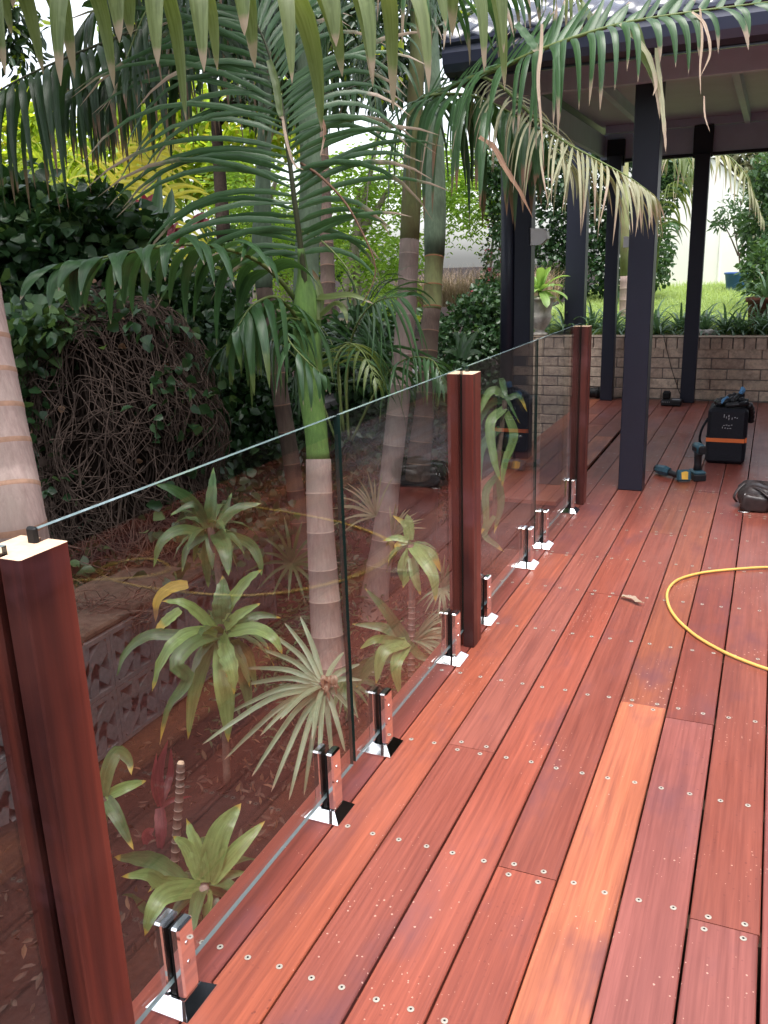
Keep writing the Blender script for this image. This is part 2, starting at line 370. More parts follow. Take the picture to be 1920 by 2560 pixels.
# ---- deck
PT = .145; X1 = -.9302
deck = empty('deck', (0, 4, 0), kind='structure')
def board(x0, x1, y0, y1, col, zo=0):
    mb = MB(); c = .0025
    # chamfered profile along y
    pr = [(x0, -.022), (x1, -.022), (x1, -c), (x1 - c, 0), (x0 + c, 0), (x0, -c)]
    vs = [(x, y, z + zo) for y in (y0, y1) for x, z in pr]; n = 6
    fs = [(i, (i + 1) % n, n + (i + 1) % n, n + i) for i in range(n)] + [tuple(range(n - 1, -1, -1)), tuple(range(n, 2 * n))]
    mb.add(vs, fs); o = mb.build('board', M['deck'], deck); o.color = (*col, 1); return o
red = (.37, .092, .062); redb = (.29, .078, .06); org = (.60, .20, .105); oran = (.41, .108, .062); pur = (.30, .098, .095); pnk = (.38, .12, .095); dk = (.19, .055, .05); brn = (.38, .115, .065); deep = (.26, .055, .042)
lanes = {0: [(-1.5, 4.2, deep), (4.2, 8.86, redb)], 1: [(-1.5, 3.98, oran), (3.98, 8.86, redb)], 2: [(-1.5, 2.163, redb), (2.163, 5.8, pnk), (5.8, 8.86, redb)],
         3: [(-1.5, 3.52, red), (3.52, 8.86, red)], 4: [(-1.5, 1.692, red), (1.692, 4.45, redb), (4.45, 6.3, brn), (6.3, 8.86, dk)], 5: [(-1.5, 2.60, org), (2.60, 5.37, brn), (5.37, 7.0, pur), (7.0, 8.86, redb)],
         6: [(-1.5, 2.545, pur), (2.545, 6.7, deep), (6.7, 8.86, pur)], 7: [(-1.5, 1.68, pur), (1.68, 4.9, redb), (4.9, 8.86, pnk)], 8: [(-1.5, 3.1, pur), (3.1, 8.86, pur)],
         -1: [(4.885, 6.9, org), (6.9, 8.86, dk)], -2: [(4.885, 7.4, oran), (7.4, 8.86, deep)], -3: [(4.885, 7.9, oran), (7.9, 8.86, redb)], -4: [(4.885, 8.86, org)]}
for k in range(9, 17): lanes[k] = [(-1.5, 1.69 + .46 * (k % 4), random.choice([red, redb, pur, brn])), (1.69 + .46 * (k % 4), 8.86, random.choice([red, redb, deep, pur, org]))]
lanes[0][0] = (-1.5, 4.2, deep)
scr = MB(); R0 = .0072
ring = [(R0 * math.cos(a * math.pi / 5), R0 * math.sin(a * math.pi / 5)) for a in range(10)]
inn = [(.0026 * math.cos(a * math.pi / 5), .0026 * math.sin(a * math.pi / 5)) for a in range(10)]
scr.add([(x, y, .0006) for x, y in ring] + [(x, y, .0012) for x, y in inn] + [(0, 0, -.001)], [(i, (i + 1) % 10, 10 + (i + 1) % 10, 10 + i) for i in range(10)])
scr.add([(x, y, .0012) for x, y in inn] + [(0, 0, -.0005)], [(i, (i + 1) % 10, 10) for i in range(10)], 1)
sme = bpy.data.meshes.new('screw'); sme.from_pydata(scr.v, [], scr.f); sme.materials.append(M['screw']); sme.materials.append(M['rub']); sme.polygons.foreach_set('material_index', scr.m)
JO = [-.15 + .3 * 0 + .0] and [.31, .77, 1.23, 1.695, 2.15, 2.61, 3.07, 3.53, 3.99, 4.45, 4.91, 5.37, 5.83, 6.29, 6.75, 7.21, 7.67, 8.13]
nscr = 0
for k, segs in lanes.items():
    x0 = X1 + (k - 1) * PT + .0025; x1 = x0 + .14
    if k == 0: x0, x1 = -1.05, X1 - .0025
    wob = random.uniform(-.0008, .0008)
    for i, (a, b, c) in enumerate(segs):
        v = random.uniform(.9, 1.06) * (.74 if a > 4.1 else (.88 if a > 2.1 else 1)); g = .0012 if i else 0  # boards darken farther back: shade under the roof put into their colour
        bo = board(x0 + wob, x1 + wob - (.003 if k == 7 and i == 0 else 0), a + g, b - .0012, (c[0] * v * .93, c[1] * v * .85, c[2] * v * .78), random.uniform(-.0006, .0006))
        for jy in JO:
            ys = []
            if abs(jy - a) < .03: ys = [a + .02]
            elif abs(jy - b) < .03: ys = [b - .02]
            elif a < jy < b: ys = [jy]
            for y in ys:
                for fx in (.034, .107):
                    xs = x0 + fx if k else x0 + .02 + fx * .6
                    if (k <= 8 and y < 7.3 and nscr < 270) or (8 < k <= 13 and 1 < y < 3.2):
                        s = bpy.data.objects.new('screw', sme); place(s, bo, (xs + random.uniform(-.004, .004), y + random.uniform(-.004, .004), .0003)); nscr += 1
jm = MB()
for jy in JO: jm.box(-1.02, 1.4, jy - .022, jy + .022, -.16, -.0235)
jm.box(-1.04, -.99, -1.5, 4.88, -.16, -.0245); jm.box(-1.62, -1.04, 4.9, 4.94, -.16, -.0245); jm.box(-1.62, -1.58, 4.95, 8.8, -.16, -.0245)
for jy in JO[11:]: jm.box(-1.57, -1.03, jy - .022, jy + .022, -.16, -.0245)
jm.build('joist', M['ply'], deck)
jm = MB(); jm.box(-.95, 1.4, -1.5, 8.8, -.4, -.3); jm.build('dark_gap_sheet', M['ply'], deck)  # dark sheet added below the boards so the gaps look black

# ---- brick retaining wall behind the deck
bw = empty('brick_wall', (-1, 8.95, 0), 'tan brick retaining wall along the far edge of the deck', 'wall')
mb = MB(); mb.box(-2.42, 3.2, 8.915, 9.1, -.72, .575); mb.build('mortar', M['mortar'], bw)
def brick_mesh(l, h, d, name='brick'):
    b = MB(); b.box(0, l, 0, d, 0, h, c=.004); me = bpy.data.meshes.new(name); me.from_pydata(b.v, [], b.f); me.materials.append(M['brick']); return me
bm_s = brick_mesh(.285, .09, .1); bm_h = brick_mesh(.09, .11, .1); bm_half = brick_mesh(.137, .09, .1)
def put(me, parent, loc, name='brick'): o = bpy.data.objects.new(name, me); place(o, parent, loc); return o
nb = 0
for c in range(-7, 5):
    z = .005 + c * .1 - .0; off = (c % 2) * .1475; x = -2.42 + off - (0 if not off else .0)
    if off: put(bm_half, bw, (-2.42, 8.905 + random.uniform(-.002, .002), z))
    xe = .35 if c >= 0 else -1.6
    while x < xe:
        put(bm_s, bw, (x + .005, 8.905 + random.uniform(-.003, .002), z + random.uniform(-.002, .002))); x += .295; nb += 1
x = -2.42
while x < .4:
    put(bm_h, bw, (x + .003, 8.898 + random.uniform(-.003, .003), .482)); x += .1
x = -2.43; cap = MB(); cap.box(-2.43, 3.2, 8.895, 9.12, .594, .604, c=.003); cap.build('capping', M['sand'], bw)

# ---- breeze block wall beside the garden bed
bb = empty('breeze_block_wall', (-2.8, 3.5, -.6), 'grey patterned breeze block wall along the back of the sunken garden bed', 'wall')
def block_mesh():
    b = MB(); S = .285; D = .08; f = .022
    def seg(p, q, w):
        (y0, z0), (y1, z1) = p, q; L = math.hypot(y1 - y0, z1 - z0); ny, nz = -(z1 - z0) / L * w / 2, (y1 - y0) / L * w / 2
        pts = [(y0 - ny, z0 - nz), (y1 - ny, z1 - nz), (y1 + ny, z1 + nz), (y0 + ny, z0 + nz)]
        b.add([(0, y, z) for y, z in pts] + [(-D, y, z) for y, z in pts], [(0, 1, 2, 3), (7, 6, 5, 4), (0, 4, 5, 1), (1, 5, 6, 2), (2, 6, 7, 3), (3, 7, 4, 0)])
    b.box(-D, 0.002, 0, f, 0, S); b.box(-D, 0.002, S - f, S, 0, S); b.box(-D, .002, f, S - f, 0, f); b.box(-D, .002, f, S - f, S - f, S)
    a = f; e = S - f; c = S / 2
    seg((a, a + .02), (e, e - .02), .08); seg((a, e - .04), (c - .02, c - .01), .06); seg((c + .02, c + .01), (e, a + .04), .06)
    seg((c + .01, a), (c + .03, c - .01), .05); seg((c - .01, e), (c - .03, c + .01), .05)
    me = bpy.data.meshes.new('block'); me.from_pydata(b.v, [], b.f); me.materials.append(M['block']); return me
bmesh_ = block_mesh()
for j in range(13):
    for i in range(2):
        put(bmesh_, bb, (-2.65, .5 + j * .289, -.76 + i * .289), 'block')
cp = MB()
for j in range(12): cp.box(-3.1, -2.645 - .01 * (j % 2), .5 + j * .31, .5 + j * .31 + .3 + .006 * (j % 3), -.182, -.158 + .012 * (j % 3), c=.01)
cp.build('capping', M['capd'], bb)
b3 = MB(); b3.box(-3.1, -2.75, .5, 4.2, -.9, -.2); b3.build('backing', M['core'], bb)  # near-black box puts the shade of the block openings into colour
# second, higher run further back
bb2 = empty('breeze_block_wall', (-2.9, 7, -.3), 'upper breeze block wall glimpsed between the two middle palm trunks', 'wall')
for j in range(9):
    for i in range(3): put(bmesh_, bb2, (-3.15, 5.8 + j * .289, -.58 + i * .289), 'block')
cp = MB(); cp.box(-3.3, -3.12, 5.8, 8.5, .295, .36, c=.01); cp.build('capping', M['block'], bb2)

# ================================================================== FENCE
XG = -.962
def fence_post(y0, y1, label, slots):
    o = empty('timber_post', (XG, (y0 + y1) / 2, 0), label, 'post', 'merbau fence posts')
    mb = MB(); h = .0465; x0, x1 = XG - h, XG + h; zt = 1.012; s = .0075
    # outline with grooves for the glass on the slotted faces
    pr = [(x0, y0)]
    if 'n' in slots: pr += [(XG - s, y0), (XG - s, y0 + .018), (XG + s, y0 + .018), (XG + s, y0)]
    pr += [(x1 - .003, y0), (x1, y0 + .003), (x1, y1 - .003), (x1 - .003, y1)]
    if 'f' in slots: pr += [(XG + s, y1), (XG + s, y1 - .018), (XG - s, y1 - .018), (XG - s, y1)]
    pr += [(x0, y1)]
    n = len(pr); vs = [(x, y, .0005) for x, y in pr] + [(x, y, zt) for x, y in pr]
    mb.add(vs, [(i, (i + 1) % n, n + (i + 1) % n, n + i) for i in range(n)]); mb.add([(x, y, zt) for x, y in pr], [tuple(range(n))], 1)
    mb.build('shaft', [M['postwood'], M['endgrain']], o); return o
fence_post(.822, .915, 'nearest red merbau fence post with pale cut top and black glass gasket', 'nf')
fence_post(2.822, 2.912, 'middle red merbau fence post between two glass panels, pale cut top', 'nf')
fence_post(4.87, 4.96, 'furthest red merbau fence post beside the large black patio post', 'n')
def pane(y0, y1, label, z0=.06, z1=1.031):
    mb = MB(); a, b = XG - .005, XG + .005
    mb.add([(a, y0, z0), (b, y0, z0), (b, y1, z0), (a, y1, z0), (a, y0, z1), (b, y0, z1), (b, y1, z1), (a, y1, z1)], [(3, 0, 4, 7), (1, 2, 6, 5)], 0)
    mb.add([(a, y0, z0), (b, y0, z0), (b, y1, z0), (a, y1, z0), (a, y0, z1), (b, y0, z1), (b, y1, z1), (a, y1, z1)], [(0, 1, 5, 4), (2, 3, 7, 6)], 1)
    mb.add([(a, y0, z1), (b, y0, z1), (b, y1, z1), (a, y1, z1), (a, y0, z0), (b, y0, z0), (b, y1, z0), (a, y1, z0)], [(0, 1, 2, 3), (7, 6, 5, 4)], 2)
    o = mb.build('glass_balustrade', [M['glass'], M['gedge'], M['gtop']]); tag(o, label, 'glass panel', 'frameless glass fence panels'); return o
pane(-.35, .84, 'frameless glass panel in front of the nearest timber post', z1=1.025)
p1 = pane(.9, 1.876, 'frameless glass panel starting at the nearest post, corn plants behind it')
pane(1.892, 2.838, 'frameless glass panel ending in the middle post, leaning palm trunk behind it')
pane(2.897, 3.886, 'frameless glass panel beginning at the far side of the middle post')
pane(3.902, 4.884, 'frameless glass panel running up to the furthest fence post')
g = MB(); g.box(XG - .009, XG + .009, .889, .899, .85, 1.036, c=.003); g.build('gasket', M['rub'], p1)
def spigot(yc, label):
    o = empty('glass_spigot', (XG, yc, 0), label, 'spigot', 'chrome spigots clamping the glass')
    b = MB(); s = .05; c = [(-s, -s), (s, -s), (s, s), (-s, s)]; u = .027
    b.add([(XG + x, yc + y, .0008) for x, y in c] + [(XG + x, yc + y, .005) for x, y in c] + [(XG + x * .58, yc + y * .54, .026) for x, y in c],
          [(0, 1, 5, 4), (1, 2, 6, 5), (2, 3, 7, 6), (3, 0, 4, 7), (4, 5, 9, 8), (5, 6, 10, 9), (6, 7, 11, 10), (7, 4, 8, 11), (8, 9, 10, 11)])
    b.build('base_plate', M['chrome'], o)
    for sg in (-1, 1):
        a = XG + sg * .0095; e = XG + sg * .0295; b = MB(); x0, x1 = min(a, e), max(a, e)
        b.box(x0, x1, yc - .0235, yc + .0235, .0265, .19, c=.004); cl = b.build('clamp', M['chrome'], o)
        if sg > 0:
            for z in (.1, .145): q = MB(); q.tube([(x1 - .001, yc - .002, z), (x1 + .0012, yc - .002, z)], .0045, 10); q.build('bolt', M['steel'], cl)
    b = MB(); b.box(XG - .009, XG - .0063, yc - .022, yc + .022, .045, .186); b.box(XG + .0063, XG + .009, yc - .022, yc + .022, .045, .186); b.box(XG - .0055, XG + .0055, yc - .021, yc + .021, .028, .058); b.build('rubber_liner', M['rub'], o)
for y, l in ((1.09, 'polished chrome spigot nearest the camera at the foot of the glass'), (1.735, 'chrome spigot just before the gap after the first full glass panel'), (2.075, 'chrome spigot just past the gap after the first full glass panel'),
             (2.70, 'chrome spigot just before the middle timber post'), (3.08, 'chrome spigot just past the middle timber post'), (3.76, 'chrome spigot just before the gap in the far pair of panels'),
             (4.06, 'chrome spigot just past the gap in the far pair of panels'), (4.71, 'chrome spigot just before the furthest timber post')): spigot(y, l)

# ================================================================== PATIO ROOF
pr_ = empty('patio_roof', (0, 6, 2.3), 'tiled patio roof with charcoal gutter and pale grey beams over the far deck', 'roof')
def part_box(name, mat, par, *b, c=0): m_ = MB(); m_.box(*b, c=c); return m_.build(name, mat, par)
part_box('beam', M['beam'], pr_, -1.6, 3.2, 5.2, 5.255, 2.262, 2.44)
part_box('beam', M['beam'], pr_, -1.6, 3.2, 8.8, 8.855, 2.235, 2.455)
part_box('beam_edge', M['black'], pr_, -1.6, 3.2, 8.79, 8.87, 2.205, 2.233)
part_box('beam', M['beam'], pr_, -1.6, -1.56, 5.26, 8.79, 2.262, 2.44)
part_box('ceiling_sheet', M['ceil'], pr_, -1.62, 3.2, 4.85, 9.2, 2.52, 2.535)
for x in (-1.2, -.36, .48, 1.32, 2.2): part_box('rafter', M['beam'], pr_, x, x + .045, 5.26, 8.79, 2.44, 2.519)
part_box('rafter', M['beam'], pr_, -1.55, 3.2, 8.74, 8.788, 2.456, 2.519)
gb = MB()
prof = [(4.72, 2.30), (4.66, 2.315), (4.635, 2.35), (4.625, 2.40), (4.635, 2.43), (4.615, 2.445), (4.615, 2.46), (4.64, 2.46), (4.65, 2.40), (4.73, 2.36)]
n = len(prof); vs = [(x, y, z) for x in (-1.66, 3.2) for y, z in prof]
gb.add(vs, [(i, (i + 1) % n, n + (i + 1) % n, n + i) for i in range(n)] + [tuple(range(n)), tuple(range(2 * n - 1, n - 1, -1))]); gb.build('gutter', M['gutter'], pr_)
part_box('fascia', M['gutter'], pr_, -1.66, 3.2, 4.735, 4.755, 2.29, 2.49)
part_box('fascia', M['gutter'], pr_, -1.66, -1.64, 4.757, 9.2, 2.29, 2.47)
tm = MB(); NS = 16; Wd = .31; Ld = .36
vs = []; 
for v in range(3):
    for i in range(NS + 1):
        a = i / NS; h = .016 * math.cos(a * 4 * math.pi) + .0; yv = [0, 0, Ld][v]; zz = h + [-.022, 0, 0][v]
        vs.append((a * Wd, yv, zz))
tm.add(vs, [(v * (NS + 1) + i, v * (NS + 1) + i + 1, (v + 1) * (NS + 1) + i + 1, (v + 1) * (NS + 1) + i) for v in range(2) for i in range(NS)])
tme = bpy.data.meshes.new('tile'); tme.from_pydata(tm.v, [], tm.f); tme.materials.append(M['tile']); tme.polygons.foreach_set('use_smooth', [True] * len(tme.polygons))
sl = math.radians(21)
for j in range(9):
    for i in range(15):
        y = 4.70 + j * .31 * math.cos(sl); z = 2.49 + j * .31 * math.sin(sl); x = -1.68 + i * .305
        if x < -1.68 + max(0, j - 1) * .28: continue
        o = bpy.data.objects.new('tile', tme); place(o, pr_, (x, y, z + .004 * (i % 2))); o.rotation_euler = (sl + random.uniform(-.01, .01) + .02, random.uniform(-.008, .008), 0)
rb = MB(); rb.add([(-1.66, 4.8, 2.49), (3.2, 4.8, 2.49), (3.2, 7.2, 3.41), (.4, 7.2, 3.41), (-1.66, 9.2, 2.49), (3.2, 9.2, 2.49)], [(0, 1, 2, 3), (0, 3, 4), (3, 2, 5, 4)]); rb.build('roof_lining', M['gutter'], pr_)
def bpost(x0, x1, y0, y1, z0, z1, label, head=None):
    o = empty('patio_post', ((x0 + x1) / 2, (y0 + y1) / 2, z0), label, 'post', 'black patio posts')
    part_box('shaft', M['black'], o, x0, x1, y0, y1, z0, z1, c=.004)
    if head: part_box('head_plate', M['black'], o, *head, c=.004)
    return o
bpost(-.783, -.642, 5.27, 5.41, .001, 2.30, 'large black square patio post standing in the middle of the deck', None)
bpost(-.75, -.622, 8.68, 8.79, .001, 2.22, 'black patio post against the brick wall beside the battery charger', (-.775, -.61, 8.74, 8.788, 2.19, 2.47))
bpost(-1.503, -1.385, 8.68, 8.79, .001, 2.26, 'black patio post at the brick wall left of the large middle post', (-1.53, -1.37, 8.74, 8.788, 2.17, 2.4))
bpost(-2.0, -1.8, 9.25, 9.4, .55, 3.2, 'black post rising from the raised garden behind the brick wall')
pe = bpost(-1.635, -1.52, 5.95, 6.06, .001, 2.26, 'black corner post with a round downpipe and white floodlight attached')
d = MB(); d.tube([(-1.69, 5.99, .05), (-1.69, 5.99, 2.3)], .05, 18); 
dp_ = d.build('downpipe', M['black'], None, True); tag(dp_, 'round black downpipe running down the corner patio post', 'downpipe')
# floodlights
def flood(p, label, s=1):
    o = empty('floodlight', p, label, 'floodlight', 'white floodlights on the patio posts'); x, y, z = p; b = MB()
    pts = [(0, -.055), (.075, -.055), (.12, -.015), (.115, .03), (.085, .05), (0, .055)]
    vs = [(x + a * s, y + dy * s, z + c * s) for dy in (-.04, .04) for a, c in pts]; n = 6
    b.add(vs, [(i, (i + 1) % n, n + (i + 1) % n, n + i) for i in range(n)] + [tuple(range(n - 1, -1, -1)), tuple(range(n, 2 * n))]); b.build('housing', M['white'], o)
    q = MB(); q.add([(x + .078 * s, y - .03, z - .057 * s), (x + .124 * s, y - .03, z - .016 * s), (x + .124 * s, y + .03, z - .016 * s), (x + .078 * s, y + .03, z - .057 * s)], [(0, 1, 2, 3)]); q.build('lens', M['steel'], o)
flood(tuple(at_y(1327, 592, 5.99)), 'white floodlight on the corner post with the downpipe')
flood(tuple(at_y(1560, 605, 8.73)), 'small white floodlight beside the large black post', .9)

# ================================================================== VEGETATION BUILDERS
def strap(mb, pts, W, nseg=10, fold=.25, wav=0, facing=None, tip=0.0, tipmi=1, prof=None, mi=0, wfreq=5, svec=None):
    """leaf blade along a curve; W width in metres; facing = vector the blade broadly looks along"""
    c = cr(pts, nseg + 1) if len(pts) > 2 else [Vector(pts[0]).lerp(Vector(pts[1]), i / nseg) for i in range(nseg + 1)]
    vs = []; fs = []; mis = []; ph = random.random() * 6
    for i, p in enumerate(c):
        t = i / nseg; tg = (c[min(i + 1, nseg)] - c[max(i - 1, 0)]).normalized()
        f = facing if facing is not None else Vector((0, 0, 1))
        s = tg.cross(f) if svec is None else svec - tg * svec.dot(tg)
        if s.length < .08: s = tg.cross(f)
        if s.length < .05: s = tg.cross(Vector((1, .3, .1)))
        s.normalize(); nrm = s.cross(tg).normalized()
        wd = W * .5 * (prof(t) if prof else (math.sin(math.pi * min(1, (t * .86 + .14)) ** .8) ** .75))
        wv = math.sin(t * wfreq * 6.28 + ph) * wav * W; wv2 = math.sin(t * wfreq * 6.28 + ph + 2) * wav * W
        vs += [p - s * wd + nrm * (fold * wd + wv), p, p + s * wd + nrm * (fold * wd + wv2)]
    for i in range(nseg):
        a = 3 * i; fs += [(a, a + 1, a + 4, a + 3), (a + 1, a + 2, a + 5, a + 4)]
        mis += [mi, mi]
    b = len(mb.v); aa = np.zeros((3 * nseg + 3, 3))
    for i in range(nseg + 1):
        t = i / nseg; q = max(0, min(1, .5 + (t - (1 - tip)) / max(.08, tip * .9))) if tip > 0 else 0
        for j, cx in enumerate((-1, 0, 1)): aa[3 * i + j] = (q, cx, t * 3)
    mb.a[(b, b + len(vs))] = aa; mb.v += [tuple(v) for v in vs]; mb.f += [tuple(b + i for i in f) for f in fs]; mb.m += mis
def pprof(t): return (min(1, t / .12) * .75 + .25) * max(.02, (1 - t) ** .62) if t > .35 else (min(1, t / .12) * .75 + .25) * max(.02, (1 - .35) ** .62) * (1 + 0 * t)

def frond(parent, name, rach, n, L, W, mats, sidev=None, nrm=None, droop=1.0, fwd=.5, sides=(-1, 1), r0=.012, separate=True, tip=.12, jit=.2, nseg=7, start=.06, rmat='rach', up=.15, Lf=None, tipn=.3, end=1.0, droop2=None, up2=None):
    """palm frond: rachis through world points rach; leaflets spring off both sides and bend down under their weight"""
    c = cr(rach, 28); b = MB(); b.tube(c, [r0 * (1 - .8 * i / 27) for i in range(28)], 7)
    fr = b.build(name, M[rmat], parent, True)
    jm = MB()
    for i in range(n):
        t = start + (end - start) * i / (n - 1); p = lerpl(c, min(t, .999)); tg = (lerpl(c, min(t + .03, 1)) - lerpl(c, max(0, t - .03))).normalized()
        N = nrm if nrm is not None else Vector((0, 0, 1)); s0 = tg.cross(N)
        if s0.length < .1: s0 = tg.cross(Vector((0, 1, 0)))
        s0.normalize()
        for sd in sides:
            if random.random() < .06: continue
            k = Lf(t, sd) if Lf else (math.sin(math.pi * (t * .72 + .2)) ** .8)
            l = L * k * random.uniform(1 - jit, 1 + jit); f = fwd + (t ** 3) * 1.2 + random.gauss(0, .12)
            d = (s0 * sd + tg * f + N * ((up2 if up2 is not None and sd < 0 else up) + random.uniform(-.08, .08))).normalized()
            pts = [p.copy()]; q = p.copy(); ns = 6; dd = d.copy(); dr = (droop2 if droop2 is not None and sd < 0 else droop) * random.uniform(.6, 1.45); sw = Vector((random.gauss(0, .04), random.gauss(0, .04), 0))
            for _ in range(ns):
                dd = (dd + sw + Vector((0, 0, -1)) * dr * .30 * (.5 + _ / ns)).normalized(); q = q + dd * (l / ns); pts.append(q.copy())
            fc = (d.cross(tg)); fc = (fc if fc.length > .1 else N.copy()).normalized()
            fc = (fc + Vector((random.uniform(-.25, .25), random.uniform(-.25, .25), random.uniform(-.2, .2)))).normalized()
            mb = MB() if separate else jm
            tp = tip * random.uniform(.3, 1.6) if random.random() > tipn else tip * random.uniform(1.5, 3)
            strap(mb, pts, W * random.uniform(.85, 1.12), nseg, .32, 0, fc, tp, 1, pprof, svec=(tg + Vector((random.uniform(-.3, .3), random.uniform(-.3, .3), random.uniform(-.2, .2)))) * sd)
            if separate: mb.build('leaflet', LM(*mats), fr, True)
    if not separate:
        o = jm.build('leaflets', LM(*mats), fr, True); o['kind'] = 'stuff'
    return fr

def ringed_trunk(parent, pts, rads, spacing, mats, seg=24, band=.007, bump=1.025, name='trunk'):
    """palm trunk through world points with raised leaf scars"""
    n0 = 60; c = cr(pts, n0); R = [lerpl(rads, i / (n0 - 1)) for i in range(n0)]
    L = [0]
    for i in range(1, n0): L.append(L[-1] + (c[i] - c[i - 1]).length)
    T = L[-1]; ls = []; s = .02
    while s < T - .02:
        ls += [(s - band, 1, 0), (s - band * .4, bump, 1), (s + band * .6, bump, 1), (s + band, 1.0, 0), (s + spacing * .5, .998, 0)]; s += spacing * random.uniform(.8, 1.2)
    ls = [(0, 1, 0)] + [x for x in sorted(ls) if 0 < x[0] < T] + [(T, 1, 0)]
    P = []; RR = []
    for l, k, q in ls:
        j = min(max(np.searchsorted(L, l) - 1, 0), n0 - 2); u = (l - L[j]) / max(1e-6, L[j + 1] - L[j]); P.append(c[j].lerp(c[j + 1], u)); RR.append((R[j] + (R[j + 1] - R[j]) * u) * k)
    b = MB(); b.tube(P, RR, seg); 
    for i in range(len(ls) - 1):
        if ls[i][2] and ls[i + 1][2]:
            for k in range(seg): b.m[i * seg + k] = 1
    return b.build(name, [M[q] for q in mats], parent, True)

def cloud(name, blobs, n, size, mat, parent=None, aspect=.55, down=.3, shell=.5, fold=.25, spray=1, sp_len=.25, sizev=.5):
    """thousands of folded leaf blades spread through ellipsoids (world centre, radii, weight)"""
    if not isinstance(mat, (list, tuple)): mat = [mat]
    w_ = np.array([b[2] if len(b) > 2 else np.prod(b[1]) ** .67 for b in blobs]); w_ = w_ / w_.sum(); idx = RS.choice(len(blobs), n, p=w_)
    C = np.array([tuple(b[0]) for b in blobs])[idx]; Rr = np.array([tuple(b[1]) for b in blobs])[idx]
    u = RS.normal(size=(n, 3)); u /= np.linalg.norm(u, axis=1)[:, None]; rr = (1 - shell) + shell * RS.rand(n); rr = np.where(RS.rand(n) < .3, RS.rand(n) ** .33, rr)
    lump = 1 + .22 * np.sin(u[:, 0] * 7 + C[:, 0] * 3) * np.sin(u[:, 1] * 6 + 1) + .15 * np.sin(u[:, 2] * 9)
    P = C + u * Rr * (rr * lump)[:, None]
    D = u * .6 + RS.normal(size=(n, 3)) * .7; D[:, 2] -= down; D /= np.linalg.norm(D, axis=1)[:, None]
    if spray > 1:
        reps = []; dirs = []; sz = []
        S0 = np.cross(D, [0, 0, 1]); S0 /= np.linalg.norm(S0, axis=1)[:, None] + 1e-9
        for k in range(spray):
            t = (k // 2 + .5) / (spray / 2); sg = 1 if k % 2 else -1
            reps.append(P + D * (sp_len * t) + np.array([0, 0, -1]) * (sp_len * .35 * t * t)); dirs.append(D * .55 + S0 * sg + np.array([0, 0, -.25])); sz.append(np.full(n, size * (1.05 - .5 * t)))
        P = np.concatenate(reps); D = np.concatenate(dirs); D /= np.linalg.norm(D, axis=1)[:, None]; S_ = np.concatenate(sz); N_ = len(P)
    else: S_ = size * (1 - sizev / 2 + sizev * RS.rand(n)); N_ = n
    A = RS.normal(size=(N_, 3)); A[:, 2] += .9; Sd = np.cross(D, A); Sd /= np.linalg.norm(Sd, axis=1)[:, None] + 1e-9; Nn = np.cross(Sd, D)
    l = S_[:, None]; wd = l * aspect * .5
    v0 = P; v1 = P + D * l * .3 - Sd * wd + Nn * wd * fold; v1b = P + D * l * .65 - Sd * wd * .8 + Nn * wd * fold; v2 = P + D * l - Nn * l * .12; v3b = P + D * l * .65 + Sd * wd * .8 + Nn * wd * fold; v3 = P + D * l * .3 + Sd * wd + Nn * wd * fold
    V = np.stack([v0, v1, v1b, v2, v3b, v3], 1).reshape(-1, 3)
    me = bpy.data.meshes.new(name); me.vertices.add(len(V)); me.vertices.foreach_set('co', V.ravel().astype(np.float32))
    b = np.arange(N_)[:, None] * 6; F = np.concatenate([b + np.array([0, 1, 2, 3]), b + np.array([0, 3, 4, 5])], 1).ravel()
    me.loops.add(len(F)); me.loops.foreach_set('vertex_index', F.astype(np.int32)); me.polygons.add(2 * N_); me.polygons.foreach_set('loop_start', np.arange(0, 8 * N_, 4, dtype=np.int32)); me.polygons.foreach_set('loop_total', np.full(2 * N_, 4, dtype=np.int32))
    for q in mat: me.materials.append(M[q])
    if len(mat) > 1: me.polygons.foreach_set('material_index', np.repeat(RS.choice(len(mat), N_, p=[.8] + [.2 / (len(mat) - 1)] * (len(mat) - 1)), 2).astype(np.int32))
    me.update(calc_edges=True); me.validate()
    return place(bpy.data.objects.new(name, me), parent)

# blades placed from the photo: list of (x, y, depth) along the blade
def plant(name, loc, label, cat, group=None): return empty(name, loc, label, cat, group)
def blade(parent, l, W, mats=('drac', 'dracy'), tip=.08, wav=.06, fold=.3, facing=None, nseg=16, name='leaf', prof=None):
    pts = P3(l); mb = MB(); f = facing or (-(FV) + Vector((random.uniform(-.35, .35), random.uniform(-.2, .2), random.uniform(.0, .55)))).normalized()
    strap(mb, pts, W, nseg, fold, wav, f, tip, 1, prof); return mb.build(name, LM(*mats), parent, True)
def rosette(parent, c, n, L, W, mats, elev=(.2, 1.2), droop=1.0, tip=.05, wav=0, az0=0, nseg=9, name='leaf', prof=None, separate=True):
    jm = MB(); c = Vector(c)
    for i in range(n):
        a = az0 + i * 2.39996; e = elev[0] + (elev[1] - elev[0]) * (i / max(1, n - 1)) + random.uniform(-.12, .12); l = L * random.uniform(.75, 1.1)
        d = Vector((math.cos(a) * math.cos(e), math.sin(a) * math.cos(e), math.sin(e))); pts = [c.copy()]; q = c.copy(); dd = d.copy()
        for k in range(5): dd = (dd + Vector((0, 0, -1)) * droop * .28 * (.4 + k / 5)).normalized(); q = q + dd * l / 5; pts.append(q.copy())
        s = Vector((-math.sin(a), math.cos(a), 0)); fc = d.cross(s).normalized() * -1; fc = fc if fc.z > 0 else -fc
        mb = MB() if separate else jm; strap(mb, pts, W * random.uniform(.85, 1.1), nseg, .3, wav, fc, tip, 1, prof)
        if separate: mb.build(name, LM(*mats), parent, True)
    if not separate:
        o = jm.build('leaves', LM(*mats), parent, True); o['kind'] = 'stuff'
